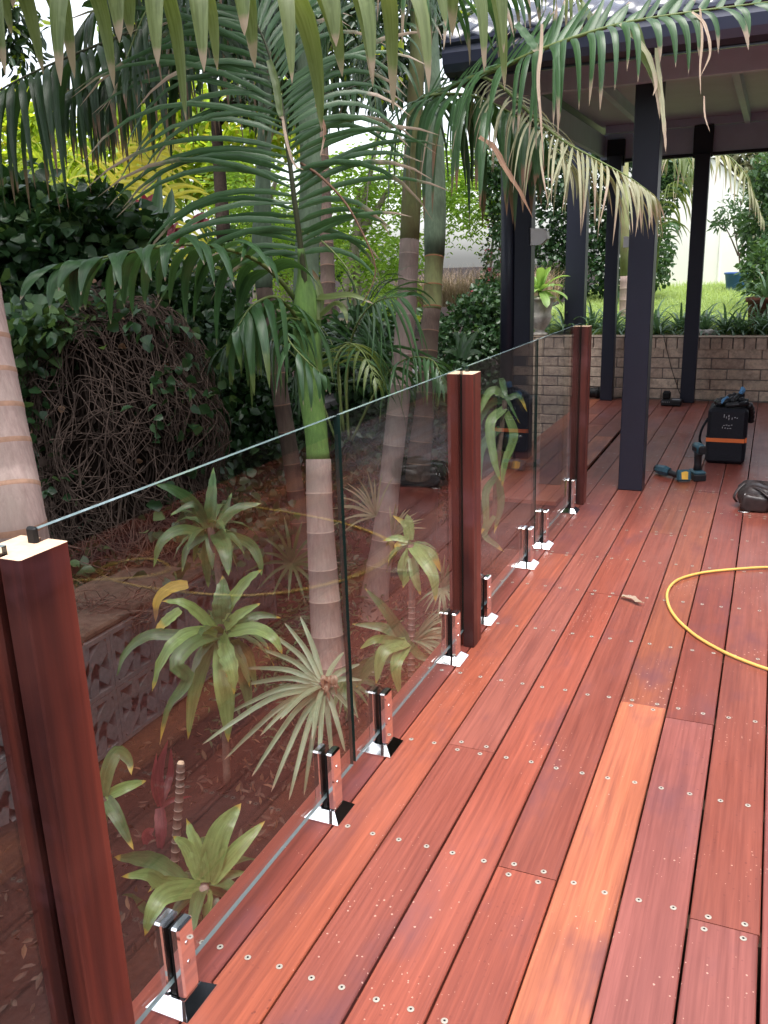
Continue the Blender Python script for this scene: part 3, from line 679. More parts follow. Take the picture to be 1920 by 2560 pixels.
UPV = Vector((0, 0, 1)); TOC = (-FV).normalized()
# ================================================================== PALMS
def palm(p, label, group='king palms in the garden bed'):
    o = empty('palm_tree', p, label, 'palm tree', group); return o
# palm 0: foreground trunk at the left edge
k0 = palm(at_d(225, 2350, 2.38), 'pink ringed palm trunk at the left edge, rising behind the nearest timber post')
ringed_trunk(k0, P3([(235, 2420, 2.4), (150, 1900, 2.25), (78, 1520, 2.1), (38, 1320, 2.0), (16, 1200, 2.0), (-14, 1050, 2.0), (-44, 900, 2.0), (-74, 735, 2.0), (-120, 450, 2.05), (-170, 100, 2.1), (-220, -300, 2.2)]),
             [.075, .073, .071, .07, .07, .069, .068, .067, .065, .063, .06], .1, ['trunk', 'ring'], band=.012, bump=1.018, seg=36)
dn = Vector((0, 0, 1))
frond(k0, 'frond', P3([(-230, -300, 2.3), (-60, -190, 2.35), (120, -110, 2.35), (400, -75, 2.3), (700, -70, 2.25), (950, -90, 2.3), (1180, -140, 2.35)]), 17, .37, .066, ('frondy', 'dry'), droop=3.6, fwd=.1, r0=.016, tip=.1, Lf=lambda t, s: .8 + .2 * math.sin(t * 40), up=.0, jit=.25, start=.1, sides=(1, -1), nseg=9)
# palm 1: main palm with bright green crownshaft
k1 = palm(Vector((-1.93, 3.55, GZ)), 'main palm with pinkish ringed trunk and bright green crownshaft behind the first full glass panel')
ringed_trunk(k1, P3([(838, 1800, 4.42), (826, 1700, 4.4), (812, 1500, 4.36), (800, 1300, 4.3), (796, 1148, 4.28)]), [.095, .088, .077, .066, .062], .165, ['trunk', 'ringp'], band=.006, bump=1.018, seg=28)
b = MB(); b.tube(cr(P3([(796, 1150, 4.28), (790, 1080, 4.28), (778, 980, 4.28), (770, 870, 4.28), (766, 790, 4.28), (764, 730, 4.28)]), 20), [.058, .057, .056, .056, .057, .058, .06, .062, .064, .066, .067, .068, .069, .07, .071, .071, .07, .068, .066, .062], 24); b.build('crownshaft', M['shaft'], k1, True)
b = MB(); b.tube(cr(P3([(764, 770, 4.31), (768, 620, 4.31), (778, 450, 4.3), (770, 250, 4.3), (765, 0, 4.3), (760, -230, 4.3)]), 20), [.066 - .02 * min(1, i / 14) for i in range(20)], 20); b.build('upper_crownshaft', M['shaftg'], k1, True)
sh = MB(); sh.tube(cr(P3([(768, 830, 4.24), (766, 770, 4.215), (762, 720, 4.19), (757, 670, 4.15), (752, 620, 4.1)]), 14), [.05, .056, .06, .06, .058, .054, .048, .041, .034, .028, .024, .021, .019, .017], 16); sh.build('leaf_sheath', M['shaft'], k1, True)
sh = MB(); strap(sh, P3([(798, 800, 4.2), (802, 745, 4.19), (792, 700, 4.18), (780, 672, 4.18)]), .035, 8, .3, .1, TOC, .3); sh.build('dry_sheath_edge', LM('frondy', 'dry2'), k1, True)
frond(k1, 'frond', P3([(764, 720, 4.17), (752, 620, 4.1), (736, 500, 4.02), (718, 360, 3.96), (700, 240, 3.94), (668, 120, 3.92), (632, 40, 3.94)]), 40, .88, .035, ('frond', 'dry'), nrm=(TOC + UPV * .25).normalized(), droop=.8, fwd=.42, r0=.017, rmat='rachd', tip=.14, start=.12, up=.02, tipn=.35, Lf=lambda t, s: (.42 + .58 * min(1, t / .35)) * (1 if s < 0 else .78) * (1 - .25 * max(0, t - .7) / .3))
frond(k1, 'frond', P3([(752, 770, 4.3), (700, 700, 4.15), (630, 645, 4.0), (540, 618, 3.85), (440, 612, 3.7), (340, 628, 3.6), (250, 645, 3.5), (165, 660, 3.46)]), 17, .44, .074, ('frond', 'dry'), droop=3.4, fwd=.16, r0=.013, tip=.03, start=.2, up=.3, tipn=.1, Lf=lambda t, s: (1.2 - .65 * t) if t < .85 else .6, nseg=9, up2=.5, droop2=1.2)
frond(k1, 'frond', P3([(757, 820, 4.25), (720, 765, 4.1), (680, 742, 4.0), (630, 765, 3.92), (595, 815, 3.88)]), 12, .52, .06, ('frond', 'frondy'), droop=3.4, fwd=.25, r0=.012, tip=.15, up=.2, nseg=9)
frond(k1, 'frond', P3([(752, 800, 4.15), (716, 800, 4.05), (722, 850, 3.95), (765, 900, 3.92), (800, 930, 3.92)]), 9, .32, .036, ('frond', 'dry'), droop=2.4, fwd=.6, r0=.008, tip=.05, up=.2)
for l, W_ in (([(790, 745, 4.2), (830, 742, 4.1), (880, 738, 4.0), (935, 760, 3.98)], .035), ([(800, 790, 4.2), (840, 760, 4.1), (862, 780, 4.05), (868, 810, 4.05)], .035)): blade(k1, l, W_, ('frondy', 'dry'), .1, .03, name='leaflet')
b = MB(); b.tube(cr(P3([(752, 408, 4.0), (800, 440, 3.98), (862, 505, 3.96), (905, 580, 3.95), (935, 650, 3.95), (935, 700, 3.97), (905, 760, 3.98)]), 24), [.007 - .0055 * i / 23 for i in range(24)], 6); b.build('dead_midrib', M['dry2'], k1, True)
b = MB(); b.tube(cr(P3([(745, 575, 4.15), (800, 600, 4.1), (860, 660, 4.05), (890, 720, 4.05), (905, 775, 4.05)]), 20), [.006 - .005 * i / 19 for i in range(20)], 6); b.build('bare_midrib', M['rach'], k1, True)
for l, W_, mt in (([(672, 150, 3.9), (690, 210, 3.88), (700, 280, 3.87), (708, 300, 3.87)], .035, ('frondy', 'dry')), ([(706, 290, 3.87), (716, 350, 3.87), (735, 410, 3.87), (760, 425, 3.88)], .014, ('dry', 'dry')),
                  ([(770, 100, 3.9), (785, 180, 3.9), (800, 235, 3.9)], .012, ('dry', 'dry')), ([(790, 250, 3.95), (800, 290, 3.95), (812, 330, 3.94), (800, 395, 3.94)], .02, ('dry2', 'dry'))): blade(k1, l, W_, mt, .2, .15, name='dry_leaflet')
# crown above the frame (shade) and the parts that hang into view
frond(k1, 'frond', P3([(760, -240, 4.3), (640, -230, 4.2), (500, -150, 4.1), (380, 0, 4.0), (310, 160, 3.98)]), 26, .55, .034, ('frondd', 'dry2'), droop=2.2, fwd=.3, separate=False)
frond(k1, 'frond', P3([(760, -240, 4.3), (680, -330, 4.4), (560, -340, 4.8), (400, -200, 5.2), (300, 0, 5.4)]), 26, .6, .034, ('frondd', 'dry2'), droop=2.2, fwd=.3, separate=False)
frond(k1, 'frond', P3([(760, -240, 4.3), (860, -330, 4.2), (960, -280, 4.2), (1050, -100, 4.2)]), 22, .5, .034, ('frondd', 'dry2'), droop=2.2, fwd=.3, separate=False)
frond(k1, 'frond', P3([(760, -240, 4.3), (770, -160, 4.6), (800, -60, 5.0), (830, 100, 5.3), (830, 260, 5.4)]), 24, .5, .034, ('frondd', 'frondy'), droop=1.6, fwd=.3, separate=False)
# palm 2: leaning left, darker
k2 = palm(at_d(768, 1490, 6.0), 'slender brown palm trunk leaning left behind the main palm')
ringed_trunk(k2, P3([(772, 1510, 6.0), (745, 1280, 5.95), (728, 1150, 5.9), (700, 980, 5.8), (676, 830, 5.75), (660, 720, 5.7)]), [.075, .06, .057, .055, .055, .055], .19, ['trunkd', 'ring'])
b = MB(); b.tube(cr(P3([(660, 722, 5.7), (655, 600, 5.68), (657, 480, 5.66), (662, 250, 5.65), (655, -70, 5.6)]), 16), [.056, .06, .064, .066, .066, .062, .058, .054, .05, .047, .045, .044, .043, .042, .041, .04], 20); b.build('crownshaft', M['shaftg'], k2, True)
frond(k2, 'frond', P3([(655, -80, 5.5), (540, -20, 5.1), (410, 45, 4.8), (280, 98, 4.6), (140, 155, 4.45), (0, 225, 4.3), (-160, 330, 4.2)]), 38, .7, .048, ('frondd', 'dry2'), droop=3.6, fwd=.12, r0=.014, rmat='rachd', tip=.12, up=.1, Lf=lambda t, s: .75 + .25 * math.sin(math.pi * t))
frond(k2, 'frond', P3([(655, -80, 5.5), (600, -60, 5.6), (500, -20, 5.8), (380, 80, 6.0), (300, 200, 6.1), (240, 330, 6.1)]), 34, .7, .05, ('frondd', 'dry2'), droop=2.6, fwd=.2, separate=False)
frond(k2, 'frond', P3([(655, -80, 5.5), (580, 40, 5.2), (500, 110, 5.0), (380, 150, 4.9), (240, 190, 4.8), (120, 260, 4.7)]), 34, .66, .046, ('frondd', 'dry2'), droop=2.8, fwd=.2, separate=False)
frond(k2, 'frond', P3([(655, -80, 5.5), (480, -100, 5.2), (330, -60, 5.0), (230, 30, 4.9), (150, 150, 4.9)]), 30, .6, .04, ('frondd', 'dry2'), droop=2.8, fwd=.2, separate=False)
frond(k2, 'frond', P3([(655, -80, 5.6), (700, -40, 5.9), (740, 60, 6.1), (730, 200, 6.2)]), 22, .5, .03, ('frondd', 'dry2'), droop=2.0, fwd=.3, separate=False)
# palm 2b: dark ringed trunk
k3 = palm(at_z(845, 1300, GZ), 'dark brown ringed palm trunk directly right of the main green crownshaft')
dq = (at_z(845, 1300, GZ) - Vector((0, 0, CAMZ))).dot(FV)
ringed_trunk(k3, P3([(845, 1300, dq), (832, 1000, dq), (822, 760, dq), (816, 600, dq), (808, 440, dq), (803, 330, dq)]), [.085, .075, .065, .06, .058, .055], .16, ['trunkd', 'ring'])
b = MB(); b.tube(P3([(803, 331, dq), (798, 200, dq), (792, -100, dq)]), [.062, .055, .045], 18); b.build('crownshaft', M['shaftg'], k3, True)
frond(k3, 'frond', P3([(792, -110, dq), (850, -60, dq - .2), (900, 40, dq - .4), (930, 170, dq - .5), (940, 280, dq - .5)]), 24, .55, .03, ('frondd', 'frondy'), droop=1.6, fwd=.3, separate=False)
frond(k3, 'frond', P3([(792, -110, dq), (720, -60, dq - .2), (640, 60, dq - .4), (600, 200, dq - .4)]), 22, .55, .03, ('frondd', 'dry2'), droop=1.8, fwd=.3, separate=False)
# palm 3: pale trunk leaning right
k4 = palm(at_d(938, 1500, 5.65), 'pale pinkish palm trunk leaning right behind the second full glass panel')
ringed_trunk(k4, P3([(930, 1560, 5.68), (942, 1450, 5.62), (958, 1350, 5.6), (975, 1200, 5.55), (997, 1000, 5.45), (1014, 800, 5.35), (1024, 600, 5.3)]), [.105, .085, .074, .068, .07, .062, .06], .2, ['trunk', 'ringp'], band=.006, bump=1.018)
b = MB(); b.tube(cr(P3([(1024, 602, 5.3), (1030, 450, 5.27), (1036, 300, 5.25), (1044, 100, 5.2), (1046, -90, 5.2)]), 14), [.0595, .06, .059, .058, .056, .054, .052, .05, .048, .046, .044, .043, .042, .041], 22); b.build('crownshaft', M['shafty'], k4, True)
frond(k4, 'frond', P3([(1046, 262, 5.1), (1110, 226, 4.6), (1180, 196, 4.25), (1260, 166, 4.0), (1340, 130, 3.85), (1430, 96, 3.75), (1550, 60, 3.65), (1700, 34, 3.55), (1930, 4, 3.5)]), 42, .62, .042, ('frond', 'dry'), droop=3.0, fwd=.25, r0=.017, tip=.12, start=.03, up=.25, tipn=.3, nseg=8, Lf=lambda t, s: (1.25 - .95 * t) * (1 if s > 0 else .5), droop2=.1, up2=1.5)
frond(k4, 'frond', P3([(1040, 262, 5.1), (1060, 245, 4.5), (1120, 235, 4.25), (1200, 245, 4.15), (1290, 290, 4.05), (1345, 335, 4.0)]), 24, .6, .062, ('frond', 'dry2'), droop=4.0, fwd=.1, r0=.012, tip=.12, up=.1, nseg=8)
frond(k4, 'frond', P3([(1200, 190, 4.3), (1255, 218, 4.15), (1319, 278, 4.0), (1400, 347, 3.85), (1481, 393, 3.75), (1567, 440, 3.65), (1625, 480, 3.6)]), 40, .42, .017, ('frondp', 'dry'), droop=1.7, fwd=.55, r0=.009, tip=.2, up=.1, rmat='rach', tipn=.5)
frond(k4, 'frond', P3([(1300, 280, 5.0), (1350, 330, 4.6), (1400, 385, 4.35), (1430, 420, 4.3)]), 16, .42, .022, ('frondp', 'frondp'), droop=2.5, fwd=.3, r0=.007, tip=.1, separate=False)
frond(k4, 'frond', P3([(1046, -95, 5.2), (960, -90, 5.0), (870, -20, 4.9), (800, 90, 4.9), (770, 230, 4.9)]), 26, .5, .032, ('frond', 'frondy'), droop=1.3, fwd=.3, rmat='rachd', r0=.011)
frond(k4, 'frond', P3([(1046, -95, 5.2), (1010, 60, 5.0), (940, 180, 4.8), (860, 225, 4.7), (740, 245, 4.6), (650, 280, 4.55)]), 22, .42, .034, ('frond', 'dry'), droop=1.6, fwd=.3, rmat='rachd', r0=.011, separate=True)
frond(k4, 'frond', P3([(850, -190, 4.2), (960, -110, 4.1), (1080, -60, 4.0), (1200, -40, 3.95), (1330, -60, 3.9)]), 18, .46, .042, ('frond', 'dry'), droop=2.0, fwd=.5, r0=.012)
frond(k4, 'frond', P3([(1046, -95, 5.2), (1120, -200, 4.9), (1250, -190, 4.5), (1380, -90, 4.2), (1470, 20, 4.1)]), 24, .4, .03, ('frondy', 'dry'), droop=2.0, fwd=.4, separate=False)
for l, W_, mt in (([(1198, 343, 3.9), (1235, 370, 3.88), (1262, 420, 3.86), (1300, 480, 3.85), (1332, 545, 3.85)], .026, ('dry2', 'dry2')), ([(1355, 60, 3.7), (1352, 130, 3.7), (1345, 200, 3.7), (1352, 300, 3.7), (1360, 420, 3.72)], .016, ('dry', 'dry')),
                  ([(1550, 60, 3.6), (1600, 110, 3.58), (1625, 150, 3.58), (1640, 210, 3.58), (1632, 240, 3.58)], .022, ('frondp', 'dry')), ([(1730, 30, 3.5), (1760, 60, 3.5), (1775, 130, 3.5), (1752, 190, 3.5)], .014, ('dry', 'dry')),
                  ([(1760, 240, 3.55), (1762, 290, 3.55), (1775, 330, 3.55)], .008, ('dry', 'dry')), ([(1750, 20, 3.5), (1755, 100, 3.5), (1750, 170, 3.5), (1752, 240, 3.5)], .01, ('dry', 'dry')),
                  ([(1640, 120, 3.6), (1650, 220, 3.6), (1660, 320, 3.6), (1665, 385, 3.6)], .022, ('frondp', 'dry')), ([(1590, 60, 3.6), (1610, 140, 3.6), (1640, 210, 3.6), (1650, 300, 3.6)], .035, ('frondy', 'dry')), ([(1290, 60, 3.8), (1330, 110, 3.8), (1350, 150, 3.8)], .04, ('frond', 'dry'))): blade(k4, l, W_, mt, .35, .12, name='dry_leaflet')
# palm 4
k5 = palm(at_d(1030, 1420, 6.2), 'palm trunk with orange-red rings standing in a black tub right of the pale leaning trunk')
ringed_trunk(k5, P3([(1032, 1400, 6.2), (1045, 1180, 6.15), (1063, 1000, 6.1), (1076, 800, 6.1), (1081, 770, 6.1)]), [.09, .088, .066, .064, .062], .16, ['trunkd', 'ring'])
ringed_trunk(k5, P3([(1080.5, 775, 6.1), (1083, 700, 6.1), (1086, 636, 6.1)]), [.063, .064, .068], .17, ['shafty', 'ringr'], name='young_trunk')
b = MB(); b.tube(cr(P3([(1086, 640, 6.1), (1088, 500, 6.1), (1085, 300, 6.1), (1078, 100, 6.1), (1070, -60, 6.1)]), 12), [.071, .076, .077, .075, .07, .065, .06, .056, .053, .05, .048, .046], 22); b.build('crownshaft', M['shaftg'], k5, True)
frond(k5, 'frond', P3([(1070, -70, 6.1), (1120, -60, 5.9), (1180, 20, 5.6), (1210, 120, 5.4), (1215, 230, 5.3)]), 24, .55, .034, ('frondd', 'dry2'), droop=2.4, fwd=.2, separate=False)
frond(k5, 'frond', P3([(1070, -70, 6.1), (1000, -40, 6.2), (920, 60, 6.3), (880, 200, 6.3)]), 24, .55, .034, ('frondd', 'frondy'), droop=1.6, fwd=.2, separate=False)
tub = empty('plastic_tub', at_d(1042, 1390, 6.2), 'black plastic tub around the foot of the orange-ringed palm', 'tub'); tp = at_d(1045, 1270, 6.17)
b = MB(); b.lathe((tp.x, tp.y, GZ), [(.1, 0), (.125, .02), (.15, .62), (.16, .63), (.155, .66), (.13, .65)], 24); b.build('bucket', M['rub'], tub, True)
# overhead fronds of these palms above the frame, which shade the bed
for kk, c0, dd in ((k0, (-230, -320, 2.2), 0), (k1, (760, -260, 4.3), 1), (k4, (1046, -120, 5.2), 0), (k2, (655, -100, 5.6), 2)):
    c = at_d(*c0)
    for i in range(4):
        a = 1.9 + i * .95 + dd; L_ = 1.7
        pts = [c, c + Vector((math.cos(a) * .45, math.sin(a) * .45, .5)), c + Vector((math.cos(a) * 1.0, math.sin(a) * 1.0, .62)), c + Vector((math.cos(a) * L_, math.sin(a) * L_, .2))]
        if pts[-1].x > -.7 or pts[-1].y < .3: continue
        frond(kk, 'frond', pts, 24, .55, .04, ('frondd', 'dry2'), droop=2, fwd=.3, separate=False)
# young palm
ky = empty('palm_tree', at_z(880, 1480, GZ), 'young palm without a trunk, arching dark green fronds between the two middle trunks', 'palm tree')
frond(ky, 'frond', P3([(872, 1100, 4.95), (866, 980, 4.9), (876, 860, 4.8), (905, 790, 4.65), (950, 750, 4.5), (1005, 742, 4.4)]), 26, .5, .024, ('frond', 'frond'), nrm=(TOC + UPV * .6).normalized(), droop=.9, fwd=.35, r0=.01, start=.3, tip=.05, Lf=lambda t, s: (.65 + .5 * math.sin(math.pi * t)) * (1.1 if s > 0 else .6))
frond(ky, 'frond', P3([(860, 1080, 4.7), (845, 930, 4.6), (860, 860, 4.4), (905, 880, 4.2), (945, 960, 4.1)]), 16, .3, .024, ('frondy', 'frond'), droop=2.0, fwd=.5, r0=.008, start=.3, tip=.4)
frond(ky, 'frond', P3([(840, 1100, 5.0), (780, 950, 5.0), (700, 860, 4.9), (610, 840, 4.8), (540, 880, 4.8)]), 20, .4, .022, ('frondd', 'frond'), droop=2.0, fwd=.3, r0=.008, start=.25)
frond(ky, 'frond', P3([(880, 1100, 4.9), (950, 960, 4.7), (1010, 900, 4.6), (1080, 900, 4.5), (1110, 960, 4.45)]), 18, .36, .022, ('frond', 'frondy'), droop=1.8, fwd=.4, r0=.008, start=.3)
frond(ky, 'frond', P3([(850, 1100, 4.9), (850, 950, 4.9), (830, 860, 5.0), (790, 800, 5.1)]), 18, .36, .022, ('frondd', 'frond'), droop=1.6, fwd=.4, r0=.008, start=.3)

# ================================================================== PLANTS BEHIND THE GLASS
def scal(l, d0): return [(x, y, d0 + (q[0] if q else 0)) for x, y, *q in l]
Z = 3.5
cp1 = plant('corn_plant', at_z(560, 1925, GZ), 'tall corn plant with two stacked heads of wavy strap leaves behind the first full panel', 'plant')
b = MB(); b.tube(cr(P3([(568, 1960, 3.62), (562, 1800, 3.62), (556, 1600, 3.6), (548, 1450, 3.66), (526, 1320, 3.7)]), 24), .016, 10); b.build('cane', M['twig'], cp1, True)
A = [([(523, 1325), (530, 1250, -.02), (534, 1168, .02)], .058), ([(519, 1315), (482, 1254, -.05), (430, 1222, -.08), (390, 1212, -.05)], .05), ([(519, 1315), (489, 1262, -.05), (426, 1287, -.1)], .038),
     ([(510, 1332), (448, 1326, -.1), (403, 1358, -.15), (384, 1418, -.15)], .046), ([(540, 1332), (561, 1368, -.15), (572, 1440, -.2)], .07), ([(523, 1345), (517, 1400, .02), (521, 1470, .05)], .05),
     ([(545, 1322), (590, 1274, .1), (654, 1258, .15)], .05), ([(555, 1332), (622, 1358, .05), (648, 1400, .05), (654, 1440, .05)], .045), ([(515, 1340), (470, 1370, 0), (455, 1430, 0)], .04), ([(535, 1330), (560, 1290, .1), (580, 1230, .1)], .045)]
for i, (l, W_) in enumerate(A): blade(cp1, scal(l, 3.7), W_, ('dracd', 'drac'), .1, .05)
B = [([(556, 1560), (557, 1500, -.02), (557, 1440, .03)], .082), ([(553, 1550), (585, 1495, -.03), (622, 1448, -.05), (655, 1424, -.05)], .05), ([(536, 1572), (497, 1534, -.05), (456, 1507, -.1), (405, 1503, -.1)], .046),
     ([(541, 1590), (485, 1582, -.1), (437, 1608, -.18), (401, 1660, -.2), (381, 1728, -.2)], .056), ([(541, 1593), (497, 1603, -.15), (458, 1631, -.22), (442, 1665, -.25), (470, 1690, -.22), (455, 1725, -.22), (420, 1770, -.22), (400, 1860, -.2)], .06),
     ([(556, 1588), (568, 1630, -.2), (582, 1677, -.25), (585, 1735, -.25)], .074), ([(553, 1610), (560, 1700, -.1), (566, 1770, -.1), (571, 1855, -.08)], .082), ([(570, 1583), (634, 1571, -.1), (683, 1595, -.15), (706, 1636, -.15)], .052),
     ([(566, 1576), (615, 1550, 0), (655, 1538, .02), (704, 1545, .02)], .04), ([(564, 1570), (601, 1535, -.05), (652, 1508, -.06)], .042), ([(530, 1600), (500, 1680, .05), (480, 1760, .05), (470, 1850, .05)], .06), ([(580, 1600), (620, 1640, .1), (640, 1720, .1)], .055),
     ([(560, 1600), (610, 1700, .02), (625, 1790, .02)], .055)]
for i, (l, W_) in enumerate(B): blade(cp1, scal(l, 3.52), W_, ('drac' if i % 4 else 'dracd', 'dracy'), .07, .09)
for l, W_, mt, tp in (([(500, 1590), (440, 1588, -.02), (370, 1590, -.05), (316, 1631, -.05), (292, 1690, -.05)], .05, ('dracd', 'dracd'), 0), ([(470, 1462), (430, 1470, -.02), (395, 1500, -.04), (389, 1555, -.04)], .05, ('dracy', 'dry2'), .2), ([(452, 1525), (413, 1557, -.02), (384, 1585, -.03)], .05, ('drac', 'dracy'), .45)): blade(cp1, scal(l, 3.65), W_, mt, tp)
rosette(cp1, at_d(525, 1322, 3.74), 13, .24, .045, ('dracd', 'drac'), (-.7, 1.1), 1.3, .05, .06, .5)
rosette(cp1, at_d(556, 1585, 3.58), 16, .3, .055, ('dracd', 'dracy'), (-1.0, .9), 1.4, .08, .07, .2)
cp2 = plant('corn_plant', at_z(512, 2330, GZ), 'low corn plant near the deck edge with a broad open rosette', 'plant')
b = MB(); b.tube(P3([(520, 2400, 3.05), (515, 2300, 3.0), (510, 2216, 2.95)]), .017, 10); b.build('cane', M['trunk'], cp2, True)
C = [([(520, 2200), (549, 2085, 0), (603, 2008, .05)], .085, 'drac'), ([(525, 2205), (591, 2126, 0), (663, 2052, .05)], .058, 'drac'), ([(510, 2205), (495, 2126, 0), (466, 2046, .05)], .062, 'drac'), ([(500, 2195), (470, 2120, 0), (432, 2090, .0)], .05, 'drac'),
     ([(495, 2216), (411, 2207, -.05), (370, 2185, -.08), (302, 2192, -.1)], .055, 'drac'), ([(500, 2218), (417, 2234, -.1), (381, 2280, -.15), (362, 2340, -.15)], .066, 'drac'), ([(470, 2205), (381, 2150, .1), (284, 2143, .12)], .07, 'dracd'),
     ([(530, 2205), (576, 2187, .02), (618, 2180, .03)], .032, 'drac'), ([(520, 2225), (519, 2262, -.02), (511, 2310, -.02)], .04, 'drac'), ([(505, 2290), (411, 2352, .05), (330, 2410, .05)], .07, 'dracd'), ([(380, 2277), (320, 2247, .15), (285, 2300, .15)], .05, 'dracd'), ([(525, 2215), (570, 2230, .05), (590, 2270, .05)], .05, 'drac')]
for l, W_, mt in C: blade(cp2, scal(l, 2.95), W_, (mt, 'dracy'), .08, .06)
cp3 = plant('corn_plant', at_z(258, 2130, GZ), 'half hidden corn plant just right of the nearest timber post', 'plant')
b = MB(); b.tube(P3([(255, 2200, 3.1), (258, 2100, 3.05), (261, 1995, 3.0)]), .014, 8); b.build('cane', M['twig'], cp3, True)
for l, W_, mt in (([(260, 1990), (269, 1932, .0), (294, 1880, .02), (322, 1900, .02), (329, 1938, .0)], .05, 'dracd'), ([(263, 1992), (316, 1967, 0), (366, 1952, .05)], .04, 'drac'), ([(264, 1996), (291, 2037, -.05), (334, 2125, -.08)], .05, 'dracd'), ([(260, 1995), (250, 2060, 0), (255, 2140, 0)], .05, 'dracd'), ([(258, 1990), (220, 1950, 0), (200, 1900, 0)], .05, 'dracd')): blade(cp3, scal(l, 3.0), W_, (mt, 'dracy'), .12, .05)
rosette(cp2, at_d(512, 2214, 3.0), 12, .26, .055, ('dracd', 'dracy'), (-.5, .9), 1.2, .08, .05, .9)
cane = plant('bare_cane', at_z(437, 2170, GZ), 'bare cut cane with pale closely spaced leaf rings', 'plant stem')
ringed_trunk(cane, P3([(432, 2260, 3.15), (437, 2154, 3.12), (443, 2059, 3.08), (449, 1980, 3.05), (452, 1908, 3.02)]), [.014] * 5, .032, ['trunkd', 'ringp'], seg=14, band=.004, bump=1.12)
b = MB(); b.tube(P3([(452, 1909, 3.02), (452.5, 1903, 3.02)]), [.013, .009], 12); b.build('cut_end', M['endgrain'], cane)
rc = plant('red_cordyline', at_z(405, 2060, GZ), 'small cordyline with dark red-edged leaves beside the bare cane', 'plant')
for l, W_ in (([(400, 2010), (398, 1930, 0), (420, 1850, 0)], .04), ([(402, 2010), (425, 1940, .05), (428, 1870, .05)], .03), ([(400, 2015), (385, 1960, 0), (392, 1880, 0)], .025), ([(402, 2020), (430, 2000, .05), (480, 1990, .05)], .02), ([(395, 2140), (370, 2090, -.02), (385, 2070, -.02)], .05), ([(400, 2020), (405, 2080, -.05), (398, 2140, -.05)], .05)): blade(rc, scal(l, 3.3), W_, ('redleaf', 'redleaf'), .1, .05)
yu = plant('spiky_pandanus', at_z(820, 1840, GZ), 'spiky plant with narrow blue-green strap leaves in front of the main palm base', 'plant')
b = MB(); b.tube(P3([(830, 1830, 3.62), (820, 1760, 3.6), (810, 1715, 3.55)]), [.03, .025, .02], 10); b.build('stem', M['twig'], yu, True)
for i, (ex, ey, dz) in enumerate([(505, 1862, -.3), (560, 1900, -.15), (629, 1942, -.35), (678, 1980, -.3), (722, 2002, -.35), (760, 1990, -.2), (797, 1922, -.3), (863, 1880, -.1), (835, 1945, -.1), (905, 1700, .0), (640, 1618, .1), (602, 1672, .05), (597, 1716, .0), (711, 1556, .1), (670, 1580, .15), (750, 1540, .2), (860, 1630, .2), (900, 1660, .1), (560, 1790, -.05), (700, 1800, -.3), (650, 1840, -.2), (890, 1790, .0), (780, 1850, -.3)]):
    cx, cy = 810, 1712; l = math.hypot(ex - cx, ey - cy); sag = -22 * l / 250
    blade(yu, [(cx + (ex - cx) * .06, cy + (ey - cy) * .06, 3.55), (cx + (ex - cx) * .4, cy + (ey - cy) * .4 + sag, 3.55 + dz * .45), (cx + (ex - cx) * .75, cy + (ey - cy) * .75 + sag * .6, 3.55 + dz * .85), (ex, ey, 3.55 + dz)], .027, ('yucca', 'dry'), .06, 0, .5, prof=lambda t: (1 - t) ** .45 * (.7 + .3 * min(1, t * 4)))
for i in range(9): blade(yu, [(812, 1712, 3.56), (815 + random.uniform(-20, 30), 1700 + random.uniform(-10, 20), 3.5), (830 + random.uniform(-30, 45), 1735 + random.uniform(-20, 30), 3.5)], .018, ('dry', 'dry2'), .4, .2, name='dead_leaf')
def fan(p, d, n, R, W_, a0, a1, label, mats=('yucca', 'dry'), nm='spiky_pandanus', base=None):
    o = plant(nm, base or at_z(p[0], p[1] + 120, GZ), label, 'plant')
    for i in range(n):
        a = a0 + (a1 - a0) * i / (n - 1) + random.uniform(-.08, .08); r_ = R * random.uniform(.75, 1.1); ex, ey = p[0] + math.cos(a) * r_, p[1] - math.sin(a) * r_
        blade(o, [(p[0], p[1], d), ((p[0] + ex) / 2, (p[1] + ey) / 2 - r_ * .1, d - .08), (ex, ey, d - .1 + random.uniform(-.1, .1))], W_, mats, .08, 0, .4)
    return o
fan((729, 1407), 5.0, 15, 115, .02, -2.9, 2.9, 'small dark spiky plant to the left of the main palm trunk', ('dracd', 'dry'))
fan((1105, 1470), 4.7, 22, 90, .013, -2.6, 1.9, 'fine fan of thin grey leaves just left of the middle timber post', ('yucca', 'dry'), 'fan_palm_seedling')
fan((1035, 1600), 4.1, 18, 110, .013, -.9, .9, 'fan of thin leaves low behind the chrome spigot before the middle post', ('yucca', 'dry'), 'fan_palm_seedling')
fan((940, 1290), 5.0, 14, 110, .012, 1.2, 3.6, 'wispy seedling palm with pale thin leaflets by the leaning trunk', ('frondp', 'dry'), 'fan_palm_seedling')
fan((860, 1700), 4.3, 16, 110, .022, -2.2, .6, 'dull green strappy clump at the foot of the main palm right side', ('dracd', 'dry'), 'strappy_clump')
fan((980, 1340), 5.1, 10, 90, .014, .2, 1.6, 'dry thin clump behind the cane plant near the middle post', ('frondp', 'dry'), 'fan_palm_seedling')
cp4 = plant('corn_plant', at_z(1030, 1765, GZ), 'drooping corn plant on a thin cane just left of the middle post, leaves edged yellow', 'plant')
b = MB(); b.tube(cr(P3([(1030, 1790, 4.25), (1028, 1650, 4.25), (1030, 1500, 4.22), (1026, 1362, 4.2)]), 20), .016, 10); b.build('cane', M['trunkd'], cp4, True)
ringed_trunk(cp4, P3([(1029, 1700, 4.24), (1028.5, 1600, 4.24), (1030, 1500, 4.22)]), [.0165] * 3, .028, ['trunkd', 'ringp'], seg=12, band=.003, bump=1.1, name='ringed_cane')
